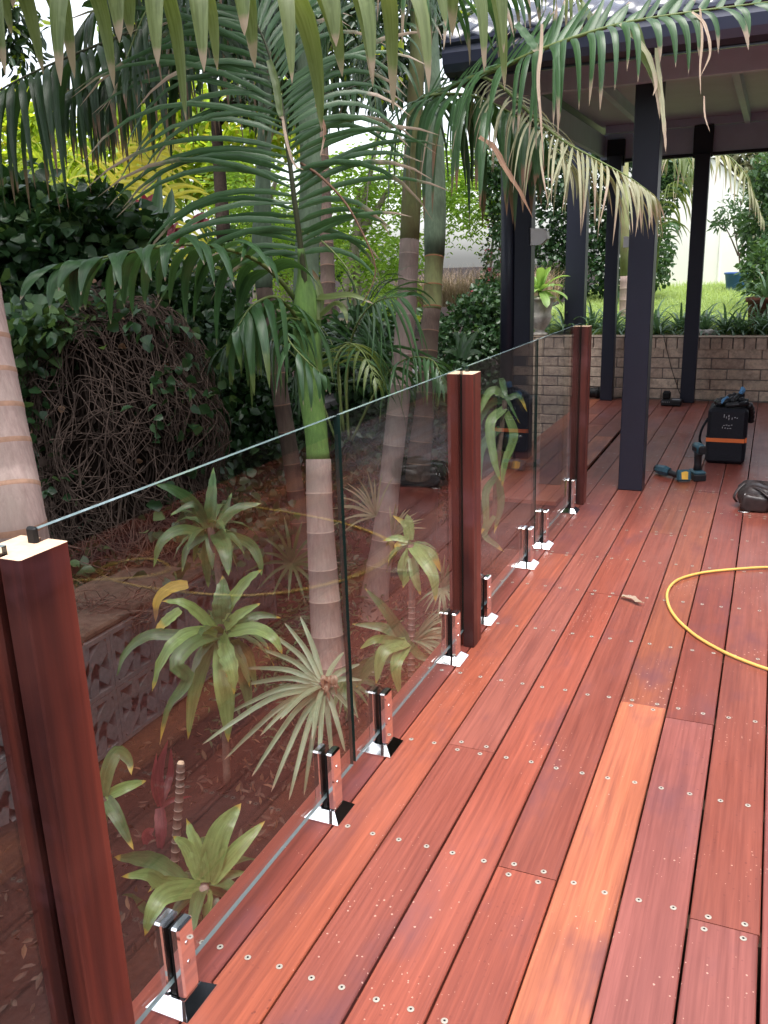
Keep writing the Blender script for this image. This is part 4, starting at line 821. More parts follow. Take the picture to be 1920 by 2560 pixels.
for l, W_, tp in (([(1024, 1350), (1013, 1312, 0), (981, 1288, 0)], .034, .3), ([(1024, 1350), (1022, 1310, 0), (1018, 1285, 0)], .055, .05), ([(1020, 1352), (990, 1345, 0), (957, 1352, 0)], .034, .1), ([(1018, 1356), (995, 1362, 0), (988, 1390, 0)], .03, .6), ([(1030, 1366), (1057, 1396, -.1), (1083, 1443, -.15), (1089, 1505, -.15)], .066, .08),
                  ([(1034, 1364), (1080, 1385, -.05), (1102, 1430, -.05)], .042, .3), ([(1024, 1375), (1020, 1425, 0), (1007, 1470, 0)], .055, .05), ([(1030, 1385), (1038, 1440, -.05), (1052, 1488, -.05)], .05, .1), ([(1024, 1372), (1003, 1420, 0), (1010, 1465, .05)], .04, .1)): blade(cp4, scal(l, 4.2), W_, ('drac', 'dracy'), tp, .07)
rosette(cp4, at_d(1027, 1362, 4.24), 10, .2, .04, ('dracd', 'dracy'), (-1.0, .6), 1.5, .1, .06)
cp5 = plant('corn_plant', at_z(1010, 1720, GZ), 'low corn plant with long arching leaves at the foot of the thin cane', 'plant')
for l, W_, mt in (([(1018, 1605), (1000, 1580, 0), (959, 1520, -.05), (912, 1470, -.05)], .055, 'dracd'), ([(1018, 1605), (959, 1630, -.1), (940, 1710, -.1)], .066, 'drac'), ([(1010, 1606), (943, 1598, -.1), (900, 1622, -.1)], .042, 'drac'), ([(1020, 1605), (1050, 1640, 0), (1090, 1650, 0)], .04, 'dracd'), ([(1018, 1610), (990, 1660, -.1), (1000, 1740, -.1)], .06, 'drac'), ([(1010, 1600), (960, 1570, .1), (880, 1560, .1)], .05, 'dracd'), ([(990, 1640), (930, 1660, 0), (890, 1720, 0)], .06, 'dracd')): blade(cp5, scal(l, 4.05), W_, (mt, 'dracy'), .05, .05)
cp6 = plant('corn_plant', at_z(1262, 1420, GZ), 'corn plant with hanging yellow-tipped leaves behind the third glass panel', 'plant')
b = MB(); b.tube(P3([(1232, 1420, 4.5), (1240, 1200, 4.5), (1262, 1000, 4.45)]), .014, 8); b.build('cane', M['twig'], cp6, True)
for l, W_, tp in (([(1265, 990), (1225, 980, 0), (1190, 1050, 0)], .06, .1), ([(1265, 990), (1255, 950, 0), (1262, 985, -.1), (1300, 1060, -.1)], .04, .05), ([(1262, 1020), (1225, 1060, -.05), (1235, 1150, -.05), (1252, 1205, -.05)], .065, .08), ([(1265, 1030), (1285, 1090, 0), (1262, 1160, 0), (1255, 1220, 0)], .06, .1),
                  ([(1250, 1070), (1205, 1120, 0), (1200, 1215, 0)], .055, .1), ([(1242, 1190), (1215, 1230, 0), (1215, 1300, 0), (1203, 1335, 0)], .05, .15), ([(1246, 1200), (1252, 1260, 0), (1235, 1335, 0)], .05, .15), ([(1236, 1290), (1212, 1335, 0), (1240, 1362, -.03), (1260, 1380, -.03)], .04, .25), ([(1262, 1000), (1215, 1020, .05), (1180, 1100, .05), (1185, 1170, .05)], .05, .1), ([(1262, 1000), (1295, 990, 0), (1318, 1030, 0)], .04, .3)): blade(cp6, scal(l, 4.45), W_ * .78, ('dracd' if W_ < .06 else 'drac', 'dracy'), tp, .07)
cp7 = plant('bird_nest_plant', at_d(1153, 1000, 5.9), 'upright bright green rosette showing just above the middle timber post', 'plant')
for l, W_ in (([(1153, 895), (1148, 860), (1135, 822)], .05), ([(1155, 895), (1158, 855), (1162, 828)], .05), ([(1157, 895), (1175, 855), (1198, 822)], .05), ([(1153, 895), (1130, 880), (1105, 880)], .04), ([(1157, 897), (1185, 880), (1210, 885)], .04), ([(1155, 895), (1165, 865), (1185, 845)], .05)): blade(cp7, scal(l, 5.6), W_, ('frond', 'drac'), .1, .04)
cy = plant('dark_cordyline', at_d(372, 900, 7.0), 'broad dark-leaved cordyline in front of the yellow cane palm', 'plant')
for l, W_, mt in (([(365, 610), (340, 560), (325, 480)], .13, 'dracd'), ([(375, 610), (420, 540), (430, 470)], .12, 'ivy'), ([(370, 600), (300, 545), (220, 585)], .09, 'frond'), ([(375, 610), (400, 560), (460, 530)], .09, 'dracd'), ([(365, 615), (310, 600), (270, 640)], .1, 'ivy'), ([(380, 610), (410, 560), (402, 640)], .09, 'frond'), ([(370, 600), (390, 540), (400, 430)], .12, 'ivy'), ([(370, 610), (320, 530), (210, 520)], .09, 'dracd'), ([(360, 620), (290, 560), (255, 570)], .12, 'ivy')): blade(cy, scal(l, 6.8), W_, (mt, mt), 0, .04)
rc2 = plant('red_cordyline', at_d(420, 800, 8), 'red-leaved cordyline glowing behind the dark leaves and palm frond', 'plant')
for i in range(14):
    a = random.uniform(.2, 2.9); x0, y0 = random.choice([(425, 590), (455, 620), (365, 520), (480, 560)]); blade(rc2, [(x0, y0, 8), (x0 + math.cos(a) * 22, y0 - math.sin(a) * 22, 8), (x0 + math.cos(a) * 45, y0 - math.sin(a) * 40, 7.95)], .07, ('redleaf', 'redleaf'), 0, .05)
cpm = empty('cane_palm', at_d(300, 900, 9), 'golden yellow cane palm lit from behind at the left', 'palm tree')
frond(cpm, 'frond', P3([(250, 800, 9), (270, 640, 8.8), (300, 520, 8.7), (350, 420, 8.6), (420, 360, 8.5)]), 26, .62, .05, ('frondyel', 'frondyel'), nrm=TOC, droop=.8, fwd=.5, separate=True, start=.3, tip=.0)
frond(cpm, 'frond', P3([(330, 800, 9), (380, 640, 8.8), (400, 520, 8.7), (390, 430, 8.6), (340, 350, 8.5)]), 24, .62, .05, ('frondyel', 'frondyel'), nrm=TOC, droop=1.0, fwd=.5, separate=False, start=.25, tip=.0)
frond(cpm, 'frond', P3([(250, 800, 9), (230, 600, 8.9), (170, 480, 8.8), (80, 400, 8.7)]), 24, .6, .04, ('backl', 'frondyel'), nrm=TOC, droop=1.0, fwd=.5, separate=False, start=.25, tip=.0)

# ================================================================== MASSES OF FOLIAGE
def px_blobs(l, d): return [(at_d(x, y, d + (q[0] if q else 0)), (rx / FPX * d, .45 + rx / FPX * d * .4, ry / FPX * d)) for x, y, rx, ry, *q in l]
def bushy(name, label, cat, blobs, n, size, mat, trunk=None, tm='bark', tr=.02, **k):
    base = Vector(blobs[0][0]); base.z = GZ
    o = empty(name, base, label, cat)
    if trunk:
        b = MB()
        for tk in trunk: b.tube(cr(P3(tk), 14), [tr * (1.2 - .7 * i / 13) for i in range(14)], 8)
        b.build('branch', M[tm], o, True)
    c = cloud('foliage', blobs, n, size, mat, o, **k); c['kind'] = 'stuff'; return o
bushy('ivy_bush', 'dark ivy-covered shrub mass at the left above the dead vine mound', 'shrub', px_blobs([(130, 640, 190, 130), (40, 560, 120, 120), (240, 590, 110, 110), (60, 720, 110, 90), (170, 760, 150, 60)], 5.4), 6500, .085, ['ivy', 'ivyl'], aspect=.9, trunk=[[(120, 1200, 5.6), (110, 900, 5.6), (140, 700, 5.5)]], tm='twigd')
bushy('creeper_bush', 'paler creeper leaves spilling over the left end of the dead vines', 'shrub', px_blobs([(90, 850, 120, 70), (200, 800, 130, 55), (60, 930, 50, 60)], 4.75), 900, .075, ['ivyl', 'ivy'], aspect=.95, trunk=[[(60, 1200, 4.8), (70, 1000, 4.8), (100, 860, 4.8)]], tm='twigd')
bushy('dark_shrub', 'dark leafy shrub between the dead vine mound and the main palm', 'shrub', px_blobs([(540, 900, 110, 180), (470, 760, 90, 90), (610, 1020, 90, 130), (560, 1130, 130, 90)], 6.3), 6500, .075, ['ivy', 'shrub'], aspect=.7, trunk=[[(560, 1300, 6.3), (550, 1100, 6.3), (540, 900, 6.3)]], tm='twigd')
bushy('undergrowth_shrub', 'dark undergrowth behind the young palm and leaning trunks', 'shrub', px_blobs([(760, 930, 90, 150), (900, 900, 120, 120), (980, 1060, 150, 110), (860, 1100, 140, 100), (640, 820, 80, 60)], 7.3), 6500, .085, ['ivy', 'shrub'], aspect=.6, trunk=[[(860, 1300, 7.3), (870, 1100, 7.3), (880, 900, 7.3)]], tm='twigd')
bushy('hedge', 'dark clipped hedge to the left of the corner post with the downpipe', 'hedge', px_blobs([(1180, 830, 110, 75), (1140, 900, 80, 60), (1215, 760, 50, 50), (1230, 880, 50, 110)], 9.2), 5000, .06, ['ivy', 'shrub'], aspect=.7)
bushy('low_groundcover', 'low leafy groundcover around the back of the sunken bed', 'plant', px_blobs([(1130, 1000, 110, 70), (1080, 1120, 90, 80), (980, 1180, 120, 60)], 6.9), 2600, .07, ['ivy', 'shrub'], aspect=.7)
bushy('bougainvillea', 'flowering bougainvillea with pink blossoms beside the corner post', 'shrub', px_blobs([(1245, 650, 26, 90), (1250, 560, 16, 60), (1230, 730, 40, 30)], 9.8), 1200, .045, ['shrub', 'flower', 'frondp'], aspect=.8, trunk=[[(1225, 850, 9.8), (1225, 700, 9.8), (1235, 560, 9.8)]])
bushy('climber_shrub', 'dark climber hanging left of the corner post beneath the palm leaflets', 'shrub', px_blobs([(1255, 490, 34, 70), (1245, 420, 45, 50), (1264, 580, 12, 30)], 9.4), 1800, .055, ['ivy', 'shrub'], aspect=.8)
bushy('pepper_tree', 'light green feathery-leaved tree with pale slanting branches behind the palms', 'tree', px_blobs([(620, 480, 70, 80), (700, 560, 70, 90), (860, 470, 90, 80), (980, 450, 80, 90), (1130, 470, 60, 60), (1180, 500, 60, 60), (900, 620, 90, 70), (960, 700, 60, 40), (680, 690, 60, 50), (1120, 400, 70, 60), (1020, 620, 30, 60)], 9.5), 1500, .085, 'bright', spray=8, sp_len=.3, aspect=.36, trunk=[[(845, 1000, 9.3), (866, 720, 9.3), (885, 610, 9.3), (905, 520, 9.3), (925, 440, 9.3), (945, 330, 9.3)], [(890, 1000, 9.4), (892, 700, 9.4), (890, 600, 9.4), (897, 470, 9.4)], [(893, 590, 9.35), (930, 540, 9.3), (975, 470, 9.3)], [(640, 900, 9.4), (650, 600, 9.4), (690, 450, 9.3)]], tr=.045)
bushy('background_tree', 'sunlit yellow-green tree filling the gap behind the hanging dark fronds', 'tree', px_blobs([(60, 420, 140, 130), (230, 430, 140, 110), (400, 400, 150, 140), (560, 420, 130, 120), (60, 290, 90, 60), (480, 270, 140, 80), (690, 300, 110, 100), (330, 300, 100, 80), (50, 540, 120, 90)], 12), 11000, .14, ['backl', 'bright', 'frondyel'], aspect=.5, shell=.8, trunk=[[(300, 900, 12), (310, 600, 12), (330, 400, 12)]], tr=.08)
bushy('background_tree', 'mid green trees closing the view between the palm trunks', 'tree', px_blobs([(650, 620, 200, 80), (800, 640, 160, 60), (980, 770, 110, 30), (300, 650, 250, 90), (0, 600, 200, 150)], 14), 8000, .15, ['shrub', 'backl'], aspect=.5, trunk=[[(700, 900, 14), (710, 700, 14), (700, 600, 14)]], tr=.09)
bushy('background_tree', 'dark overhead canopy with specks of white sky between its leaves', 'tree', px_blobs([(420, 70, 170, 110), (620, 110, 170, 120), (820, 60, 160, 110), (960, 160, 130, 120), (350, 210, 60, 40), (20, 60, 40, 130), (700, 250, 160, 60), (620, -60, 260, 60), (950, -60, 200, 60), (1100, 40, 80, 80)], 8.2), 8000, .12, ['darkcrown', 'ivy', 'backl'], aspect=.4, shell=.8, trunk=[[(560, 600, 8.4), (540, 300, 8.4), (520, 80, 8.3)], [(540, 300, 8.4), (680, 150, 8.3), (850, 60, 8.2)]], tm='twigd', tr=.06)
bushy('added_shade_tree', 'spreading tree added out of view so its canopy shades the garden bed', 'tree', [(Vector((x_, y_, z_)), (.75, .75, .3)) for x_, y_, z_ in ((-1.9, .6, 2.9), (-2.6, 1.6, 3.1), (-1.9, 2.0, 3.2), (-3.4, 2.6, 3.4), (-2.4, 3.2, 3.6), (-3.3, 4.0, 3.9), (-2.3, 4.6, 4.1), (-3.9, 5.2, 4.3), (-2.9, 5.8, 4.5), (-4.2, 3.6, 3.8), (-3.3, .6, 2.9), (-4.3, 1.8, 3.2))], 7000, .15, ['darkcrown', 'shrub'], aspect=.45, shell=.9, trunk=[[Vector((-4.6, 3.0, GZ)), Vector((-4.6, 3.0, 1)), Vector((-4.3, 3.0, 2.6)), Vector((-3.2, 2.8, 3.4)), Vector((-2.2, 2.4, 3.5))], [Vector((-4.4, 3.0, 2.2)), Vector((-4.0, 4.4, 3.4)), Vector((-3.2, 5.4, 4.2))]], tr=.06)  # canopy added above the frame to darken the garden bed
bushy('added_dark_groundcover', 'dark creeping leaves added to darken the soil between the dead vines and the palm trunks', 'plant', [(Vector((x_, y_, z_)), (.4, .4, .12)) for x_, y_, z_ in ((-3.3, 3.4, -.2), (-3.5, 4.0, -.2), (-3.2, 4.6, -.25), (-3.6, 4.9, -.3), (-3.1, 5.3, -.5), (-3.9, 5.5, -.4), (-2.9, 6.0, -.6), (-3.6, 6.2, -.4), (-2.7, 5.0, -.65), (-2.6, 6.8, -.6), (-4.2, 4.4, -.1))], 5200, .075, ['ivy', 'shrub', 'litter'], aspect=.75, shell=1)  # dark leaves added over soil that renders too brightly lit
bushy('fern_clump', 'low dull green fern clump under the main palm frond behind the glass', 'plant', [(Vector((x_, y_, z_)), (.22, .3, .14)) for x_, y_, z_ in ((-2.35, 3.9, -.62), (-2.4, 4.5, -.62), (-2.2, 3.3, -.68), (-1.6, 4.4, -.66), (-1.5, 3.9, -.68))], 260, .06, ['shrub', 'ivy'], aspect=.3, spray=8, sp_len=.22)
# dry grass on the bank
g_ = RS.rand(2500, 2); a = at_d(1190, 740, 10.5)
ribbons('dry_grass', np.stack([a.x - .9 + 1.8 * g_[:, 0], a.y - .6 + 1.2 * g_[:, 1], a.z - .1 + 0 * g_[:, 0]], 1), .42, .012, M['dry'], lean=.8)
# dead vine mound
vm = empty('dead_vine_mound', at_d(290, 1500, 4.9), 'rounded mound of bare brown tangled vine stems at the left', 'shrub')
c0 = at_d(295, 1120, 5.0); rx, ry, rz = .63, .45, .84
def vine(n, mat, rr, ext, nm):
    b = MB()
    for i in range(n):
        th = random.uniform(0, 6.283); ph = random.uniform(-1.0, 1.5); k = random.uniform(*ext)
        p = Vector((math.cos(th) * math.cos(ph), math.sin(th) * math.cos(ph), math.sin(ph))); pts = []
        d = Vector((random.gauss(0, 1), random.gauss(0, 1), random.gauss(-.5, .8))).normalized(); ns = random.randint(7, 12); st = random.uniform(.05, .09)
        for j in range(ns):
            d = (d + Vector((random.gauss(0, .33), random.gauss(0, .33), random.gauss(-.10, .3)))).normalized(); d = (d - p * d.dot(p) * .7).normalized(); p = (p + d * st / .6); L_ = p.length; p = p / L_ if L_ > 0 else p
            kk = k + math.sin(j * 1.7 + i) * .03 + .07 * math.sin(p.x * 6 + 1) * math.sin(p.z * 5 + p.y * 4) + .05 * math.sin(p.x * 13 + p.z * 9); z = p.z * rz * kk
            hl = math.hypot(p.x, p.y); q_ = 1 / max(hl, .4) if p.z < 0 else 1
            pts.append(c0 + Vector((p.x * q_ * rx * kk, p.y * q_ * ry * kk, z)))
        r_ = random.uniform(*rr); b.tube(cr(pts, ns * 2), r_, 4, cap=False)
    o = b.build(nm, M[mat], vm, True); o['kind'] = 'stuff'
vine(1150, 'twig', (.0012, .0036), (.94, 1.06), 'vine_stems'); vine(420, 'twigd', (.003, .007), (.8, .95), 'inner_stems')
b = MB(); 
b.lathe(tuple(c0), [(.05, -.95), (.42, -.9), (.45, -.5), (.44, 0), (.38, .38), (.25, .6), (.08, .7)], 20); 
b.v = [(c0.x + (v[0] - c0.x) * 1.1 + .02 * math.sin(v[2] * 30), c0.y + (v[1] - c0.y) * .8, v[2]) for v in b.v]; o = b.build('shade_filler_core', M['core'], vm, True)  # near-black filler paints the dark interior of the tangle
c = cloud('dead_leaves', [(c0, (rx * .93, ry * .93, rz * .93))], 1300, .05, ['twigd', 'dry2', 'ivy'], vm, aspect=.8, shell=.15); c['kind'] = 'stuff'
c = cloud('creeper_leaves', px_blobs([(130, 1250, 70, 250), (60, 1050, 60, 150), (220, 1430, 90, 90), (520, 1250, 120, 60), (600, 1330, 100, 90), (430, 800, 90, 60), (120, 950, 60, 120), (500, 1000, 60, 140), (250, 760, 120, 40)], 4.7), 900, .06, ['ivy', 'ivyl'], vm, aspect=.95); c['kind'] = 'stuff'
# loose stems trailing over the block wall
b = MB()
for i in range(60):
    x, y = random.uniform(200, 420), random.uniform(1480, 1600); pts = [(x, y, 4.1)]
    for j in range(6): x += random.uniform(-45, 45); y += random.uniform(-30, 28); pts.append((x, min(y, 1640 - (x - 200) * .55), 4.1 + random.uniform(-.08, .08)))
    b.tube(cr(P3(pts), 14), random.uniform(.0015, .0035), 4, cap=False)
o = b.build('trailing_stems', M['twig'], vm, True); o['kind'] = 'stuff'
# dead leaves and twigs on the soil
n = 1500; x = -1.1 - 1.6 * RS.rand(n); y = 1 + 5 * RS.rand(n); z = np.array([gz(a, b_) for a, b_ in zip(x, y)]) + .012
lt = cloud('fallen_leaves', [((-1.85, 3.4, -.7), (.85, 2.6, .03))], 2600, .042, ['litter', 'litter', 'dry2'], None, aspect=.35, shell=1, down=0); lt['kind'] = 'stuff'; tag(lt, 'dead leaves and bark litter on the dark garden soil', 'leaf litter')
# right-hand background
bushy('ivy_hedge', 'tall dark ivy-covered hedge behind the black posts, left of the cream shed', 'hedge', [(Vector((x_, 12.6, z_)), (.55, .4, .5)) for x_ in (-3.1, -2.5, -1.9) for z_ in (1.2, 1.8, 2.4, 2.9)], 9000, .07, ['ivy', 'shrub'], aspect=.8)
bushy('climbing_shrub', 'grey-green shrub climbing beside the cream shed wall', 'shrub', [(at_y(1655, 470, 12.4), (.22, .2, .4)), (at_y(1665, 420, 12.4), (.3, .2, .25)), (at_y(1655, 640, 12.4), (.14, .2, .4)), (at_y(1700, 440, 12.4), (.25, .2, .3))], 2600, .06, ['shrub', 'ivyl'], aspect=.6)
bushy('leafy_shrub', 'pale leafy shrub at the right edge beyond the terracotta pot', 'shrub', [(at_y(1905, 560, 11.5), (.25, .3, .5)), (at_y(1900, 680, 11.0), (.22, .3, .3)), (at_y(1925, 450, 11.5), (.25, .3, .3))], 2600, .07, ['shrub', 'ivyl'], aspect=.6, trunk=[[(1905, 800, 10.8), (1900, 650, 11), (1895, 520, 11)]], tr=.03)
bushy('far_tree', 'pale hazy tree beyond the cream shed', 'tree', [(at_y(1750, 350, 26), (2.2, 1, 1.6)), (at_y(1900, 330, 26), (2.2, 1, 2.2)), (at_y(1900, 480, 26), (1.2, 1, 1.2))], 6000, .2, ['frondp', 'shrub'], aspect=.5)
gp = empty('palm_tree', at_y(1640, 700, 11.6), 'feathery palm fronds arching in front of the cream shed', 'palm tree')
frond(gp, 'frond', [at_y(*q) for q in ((1640, 620, 11.6), (1650, 520, 11.5), (1680, 460, 11.4), (1730, 440, 11.3))], 18, .5, .035, ('frondy', 'dry'), droop=2, fwd=.3, separate=False)
frond(gp, 'frond', [at_y(*q) for q in ((1640, 400, 11.6), (1740, 370, 11.4), (1820, 390, 11.3), (1870, 450, 11.2), (1905, 540, 11.2))], 24, .5, .035, ('frondp', 'dry'), droop=2, fwd=.4, separate=False)
frond(gp, 'frond', [at_y(*q) for q in ((1640, 680, 11.4), (1650, 600, 11.2), (1668, 560, 11.1), (1690, 560, 11.1))], 14, .3, .03, ('frond', 'dry'), droop=1.6, fwd=.3, separate=False)
frond(gp, 'frond', [at_y(*q) for q in ((1560, 380, 11.6), (1640, 360, 11.4), (1700, 370, 11.3), (1730, 420, 11.2))], 18, .5, .04, ('frondy', 'dry'), droop=2.6, fwd=.3, separate=False)
# king palm seen between the posts (green crownshaft)
kp = palm(at_y(1558, 900, 10.6), 'slim palm trunk with pale green shaft in the raised garden beside the large post')
ringed_trunk(kp, [at_y(1560, 860, 10.6), at_y(1559, 780, 10.6), at_y(1560, 690, 10.6)], [.055, .05, .045], .13, ['trunk', 'ringp']); b = MB(); b.tube([at_y(1560, 691, 10.6), at_y(1562, 600, 10.6), at_y(1562, 400, 10.6)], [.045, .05, .04], 16); b.build('crownshaft', M['shafty'], kp, True)
# strappy border plants on top of the wall
spots = [(-2.0, 9.35), (-1.75, 9.5), (-1.5, 9.3), (-1.28, 9.42), (-1.05, 9.28), (-.85, 9.45), (-.62, 9.3), (-.42, 9.4), (-.28, 9.28), (-.1, 9.36), (.08, 9.3), (-1.62, 9.75), (-1.15, 9.75), (-.7, 9.7), (-2.3, 9.6), (.2, 9.6)]
wh = ['beside the pale urn', 'behind the urn, tucked under the ivy hedge', 'left of the third black post', 'just left of the large black post', 'just right of the large black post', 'between the large post and the rear post', 'immediately left of the river stones', 'behind the river stones', 'right of the river stones', 'in front of the terracotta pot', 'at the right edge before the terracotta pot', 'second row, left of the slim palm', 'second row, right of the slim palm', 'second row, edge of the lawn', 'far left behind the urn', 'behind the terracotta pot at the right edge']
for i, (x_, y_) in enumerate(spots):
    o = plant('strappy_plant', (x_, y_, lawnz(x_, y_)), 'strappy dark green border plant ' + wh[i], 'plant', 'strappy border plants on the brick wall')
    rosette(o, (x_, y_, lawnz(x_, y_)), 44, .42, .03, ('liri', 'liri'), (.35, 1.35), 1.5, 0, 0, random.random() * 6, 7, separate=False)
# ================================================================== OBJECTS BEYOND
shd = empty('garden_shed', (-1.1, 14.5, .8), 'cream ribbed steel shed at the far end of the lawn', 'shed')
k_ = 14.5 / 14
x = -2.6
while x < -.5:
    x2 = min(x + .4, -.483); zt = lambda q: 1.389 + (2.645 - 1.389) * k_ if q <= -.957 else 1.389 + ((2.645 - (q / k_ + .924) / .458 * .48) - 1.389) * k_
    b = MB(); pr = [(x, 14.5), (x + .17, 14.5), (x + .18, 14.475), (x + .2, 14.475), (x + .21, 14.5), (x2, 14.5), (x2, 14.52), (x, 14.52)]
    if x2 - x < .25: pr = [(x, 14.5), (x2, 14.5), (x2, 14.52), (x, 14.52)]
    pr = [(min(a_, x2), b__) for a_, b__ in pr]
    n = len(pr); b.add([(a_, c_, .8) for a_, c_ in pr] + [(a_, c_, zt(a_)) for a_, c_ in pr], [(i, (i + 1) % n, n + (i + 1) % n, n + i) for i in range(n)] + [tuple(range(n, 2 * n))]); b.build('wall_sheet', M['shed'], shd)
    x += .4
part_box('plinth', M['plinth'], shd, -2.6, -.5, 14.42, 14.52, .6, .86)
part_box('side_wall', M['shed'], shd, -.505, -.485, 14.53, 17, .8, 2.2)
rb = MB(); rb.add([(-2.6, 14.45, 2.70), (-.95, 14.45, 2.70), (-.95, 17, 2.70), (-2.6, 17, 2.70), (-.46, 14.45, 2.2), (-.46, 17, 2.2), (-2.6, 14.45, 2.73), (-.95, 14.45, 2.73), (-.95, 17, 2.73), (-2.6, 17, 2.73), (-.46, 14.45, 2.23), (-.46, 17, 2.23)],
    [(6, 7, 8, 9), (7, 10, 11, 8), (0, 3, 2, 1), (1, 2, 5, 4), (0, 1, 7, 6), (1, 4, 10, 7), (4, 5, 11, 10)]); rb.build('roof', M['shed'], shd)
def potp(nm, c, prof, mat, label, cat='pot', **k): o = empty(nm, c, label, cat); b = MB(); b.lathe(c, prof, 32, **k); b.build('pot', M[mat], o, True); return o
bp = potp('planter', (-.5, 13.5, .80), [(.12, 0), (.13, .01), (.165, .26), (.18, .265), (.18, .29), (.16, .29), (.155, .25), (.05, .245)], 'blue', 'blue glazed pot on the lawn in front of the cream shed', 'pot')
sp_ = plant('potted_tree', (-.5, 13.5, 1.06), 'thin bare-stemmed young tree growing in the blue pot', 'tree')
b = MB()
for l in ([(1850, 680), (1848, 640), (1840, 600), (1830, 540)], [(1848, 645), (1860, 600), (1868, 560)], [(1846, 640), (1825, 590), (1808, 560)], [(1840, 600), (1850, 540), (1852, 500)]): b.tube(cr([at_y(a_, b_, 13.5) for a_, b_ in l], 10), [.014 - .001 * i for i in range(10)], 6)
b.build('trunk', M['twig'], sp_, True)
c = cloud('foliage', [(at_y(1840, 530, 13.5), (.3, .2, .25)), (at_y(1800, 560, 13.5), (.12, .2, .1)), (at_y(1860, 570, 13.5), (.14, .2, .15))], 420, .09, ['shrub', 'ivy'], sp_, aspect=.3, sizev=.4); c['kind'] = 'stuff'
tc = potp('planter', (-.07, 9.75, lawnz(0, 9.7) - .03), [(.13, 0), (.15, .01), (.175, .31), (.195, .315), (.2, .36), (.17, .36), (.165, .3), (.05, .29)], 'terra', 'large terracotta pot at the right edge of the raised garden', 'pot')
tcp = plant('strappy_plant', (-.07, 9.75, lawnz(0, 9.7) + .27), 'leafy strap plant spilling over the terracotta pot', 'plant'); rosette(tcp, (-.07, 9.75, lawnz(0, 9.7) + .27), 40, .5, .035, ('liri', 'frondy'), (.3, 1.4), 1.8, .1, 0, 0, 8)
def fl(z, a): return .05 * abs(math.sin(a * 9)) if .02 < z < .2 else (.03 * math.sin(a * 12) if .24 < z < .32 else 0)
ur = empty('garden_urn', (-2.2, 9.02, .605), 'pale fluted concrete urn standing on the brick wall', 'urn'); b = MB()
b.lathe((-2.2, 9.02, .606), [(.075, 0), (.08, .008), (.08, .02), (.05, .035), (.045, .05), (.06, .07), (.095, .12), (.115, .18), (.118, .2), (.108, .215), (.112, .25), (.13, .32), (.138, .355), (.16, .362), (.163, .378), (.155, .388), (.128, .385), (.12, .35), (.03, .345)], 56, flute=fl); b.build('bowl', M['urn'], ur, True)
ag = plant('agave', (-2.2, 9.02, .96), 'bright green agave rosette growing in the pale urn', 'plant')
b = MB(); b.tube([(-2.2, 9.02, .95), (-2.205, 9.02, 1.04)], .025, 10); b.build('stem', M['bark'], ag, True)
rosette(ag, (-2.205, 9.02, 1.04), 19, .33, .095, ('agave', 'agave'), (-.1, 1.35), .9, 0, 0, .4, 10, prof=lambda t: (.35 + .65 * math.sin(math.pi * min(1, t * .95) ** 1.3)) * (1 if t < .97 else .1))
for i, (px_, r_) in enumerate([(1746, .05), (1762, .045), (1774, .05), (1786, .04), (1754, .035)]):
    pt = at_y(px_, 836, 9.16); b = MB(); b.lathe((pt.x, 9.15 + .02 * (i % 2), .6), [(r_ * .5, 0), (r_ * .95, r_ * .25), (r_, r_ * .5), (r_ * .8, r_ * .9), (r_ * .3, r_ * 1.12)], 14, flute=lambda z, a: .1 * math.sin(a * 2 + px_)); o = b.build('river_stone', M['stone'], None, True)
    tag(o, ['tallest pale river stone, at the left end of the little row on the wall', 'second pale river stone from the left on the wall', 'middle river stone of the row on the brick wall', 'smallest river stone at the right end of the row', 'low river stone tucked in front of the row'][i], 'stone', 'river stones on the brick wall')
# neighbouring house wall on the right (outside the frame, mirrored in the glass)
hs_ = empty('house', (1.5, 2, 0), 'dark house wall with sliding glass doors along the right of the deck, and an unseen wall added behind to block light', 'house'); part_box('wall', M['tan'], hs_, 1.42, 1.6, -2.1, 6.6, -.8, 2.26)
part_box('wall', M['tan'], hs_, -4.5, 1.6, -2.4, -2.11, -.8, 2.7); part_box('wall', M['tan'], hs_, 3.22, 3.4, 4.5, 9.5, -.8, 2.7)  # first wall added unseen behind the camera to block sky light
for i in range(3): part_box('door_panel', M['winglass'], hs_, 1.395, 1.415, .6 + i * 1.05, 1.6 + i * 1.05, .02, 2.1)
# ================================================================== ITEMS ON THE DECK
tb = empty('tool_bag', (-.22, 6.3, 0), 'square black fabric tool bag with an orange strip standing on the deck', 'bag')
x0, x1, y0, y1, H = -.345, -.095, 6.13, 6.5, .375
def rbox(b, x0, x1, y0, y1, z0, z1, c, lean=0):
    n0 = len(b.v); b.box(x0, x1, y0, y1, z0, z1, c=c)
    if lean:
        for i in range(n0, len(b.v)): v = b.v[i]; b.v[i] = (v[0], v[1] + lean * (v[2] - z0), v[2])
b = MB(); rbox(b, x0, x1, y0, y1, .004, H, .022, .05); b.build('body', M['bagf'], tb)
b = MB(); b.box(x0 - .001, x1 - .01, y0 + .004, y0 + .009, .152, .178); b.box(x1 - .008, x1 + .004, y0 + .02, y0 + .03, .152, .185); b.build('orange_strip', M['orange'], tb)
b = MB(); 
for z in (.145, .183): b.box(x0 + .003, x1 - .003, y0 + .001 + (.05 * z), y0 + .004 + .05 * z, z, z + .004)
b.box(x0 - .004, x0 + .006, y0 + .02, y1 - .02, .18, .19); b.build('seam', M['tooldk'], tb)
b = MB(); b.tube(cr([(x0, 6.2, .3), (x0 - .035, 6.2, .22), (x0 - .045, 6.22, .14), (x0 - .02, 6.25, .08)], 14), .02, 8, flat=.4); b.build('side_pocket', M['bagf'], tb, True)
b = MB()
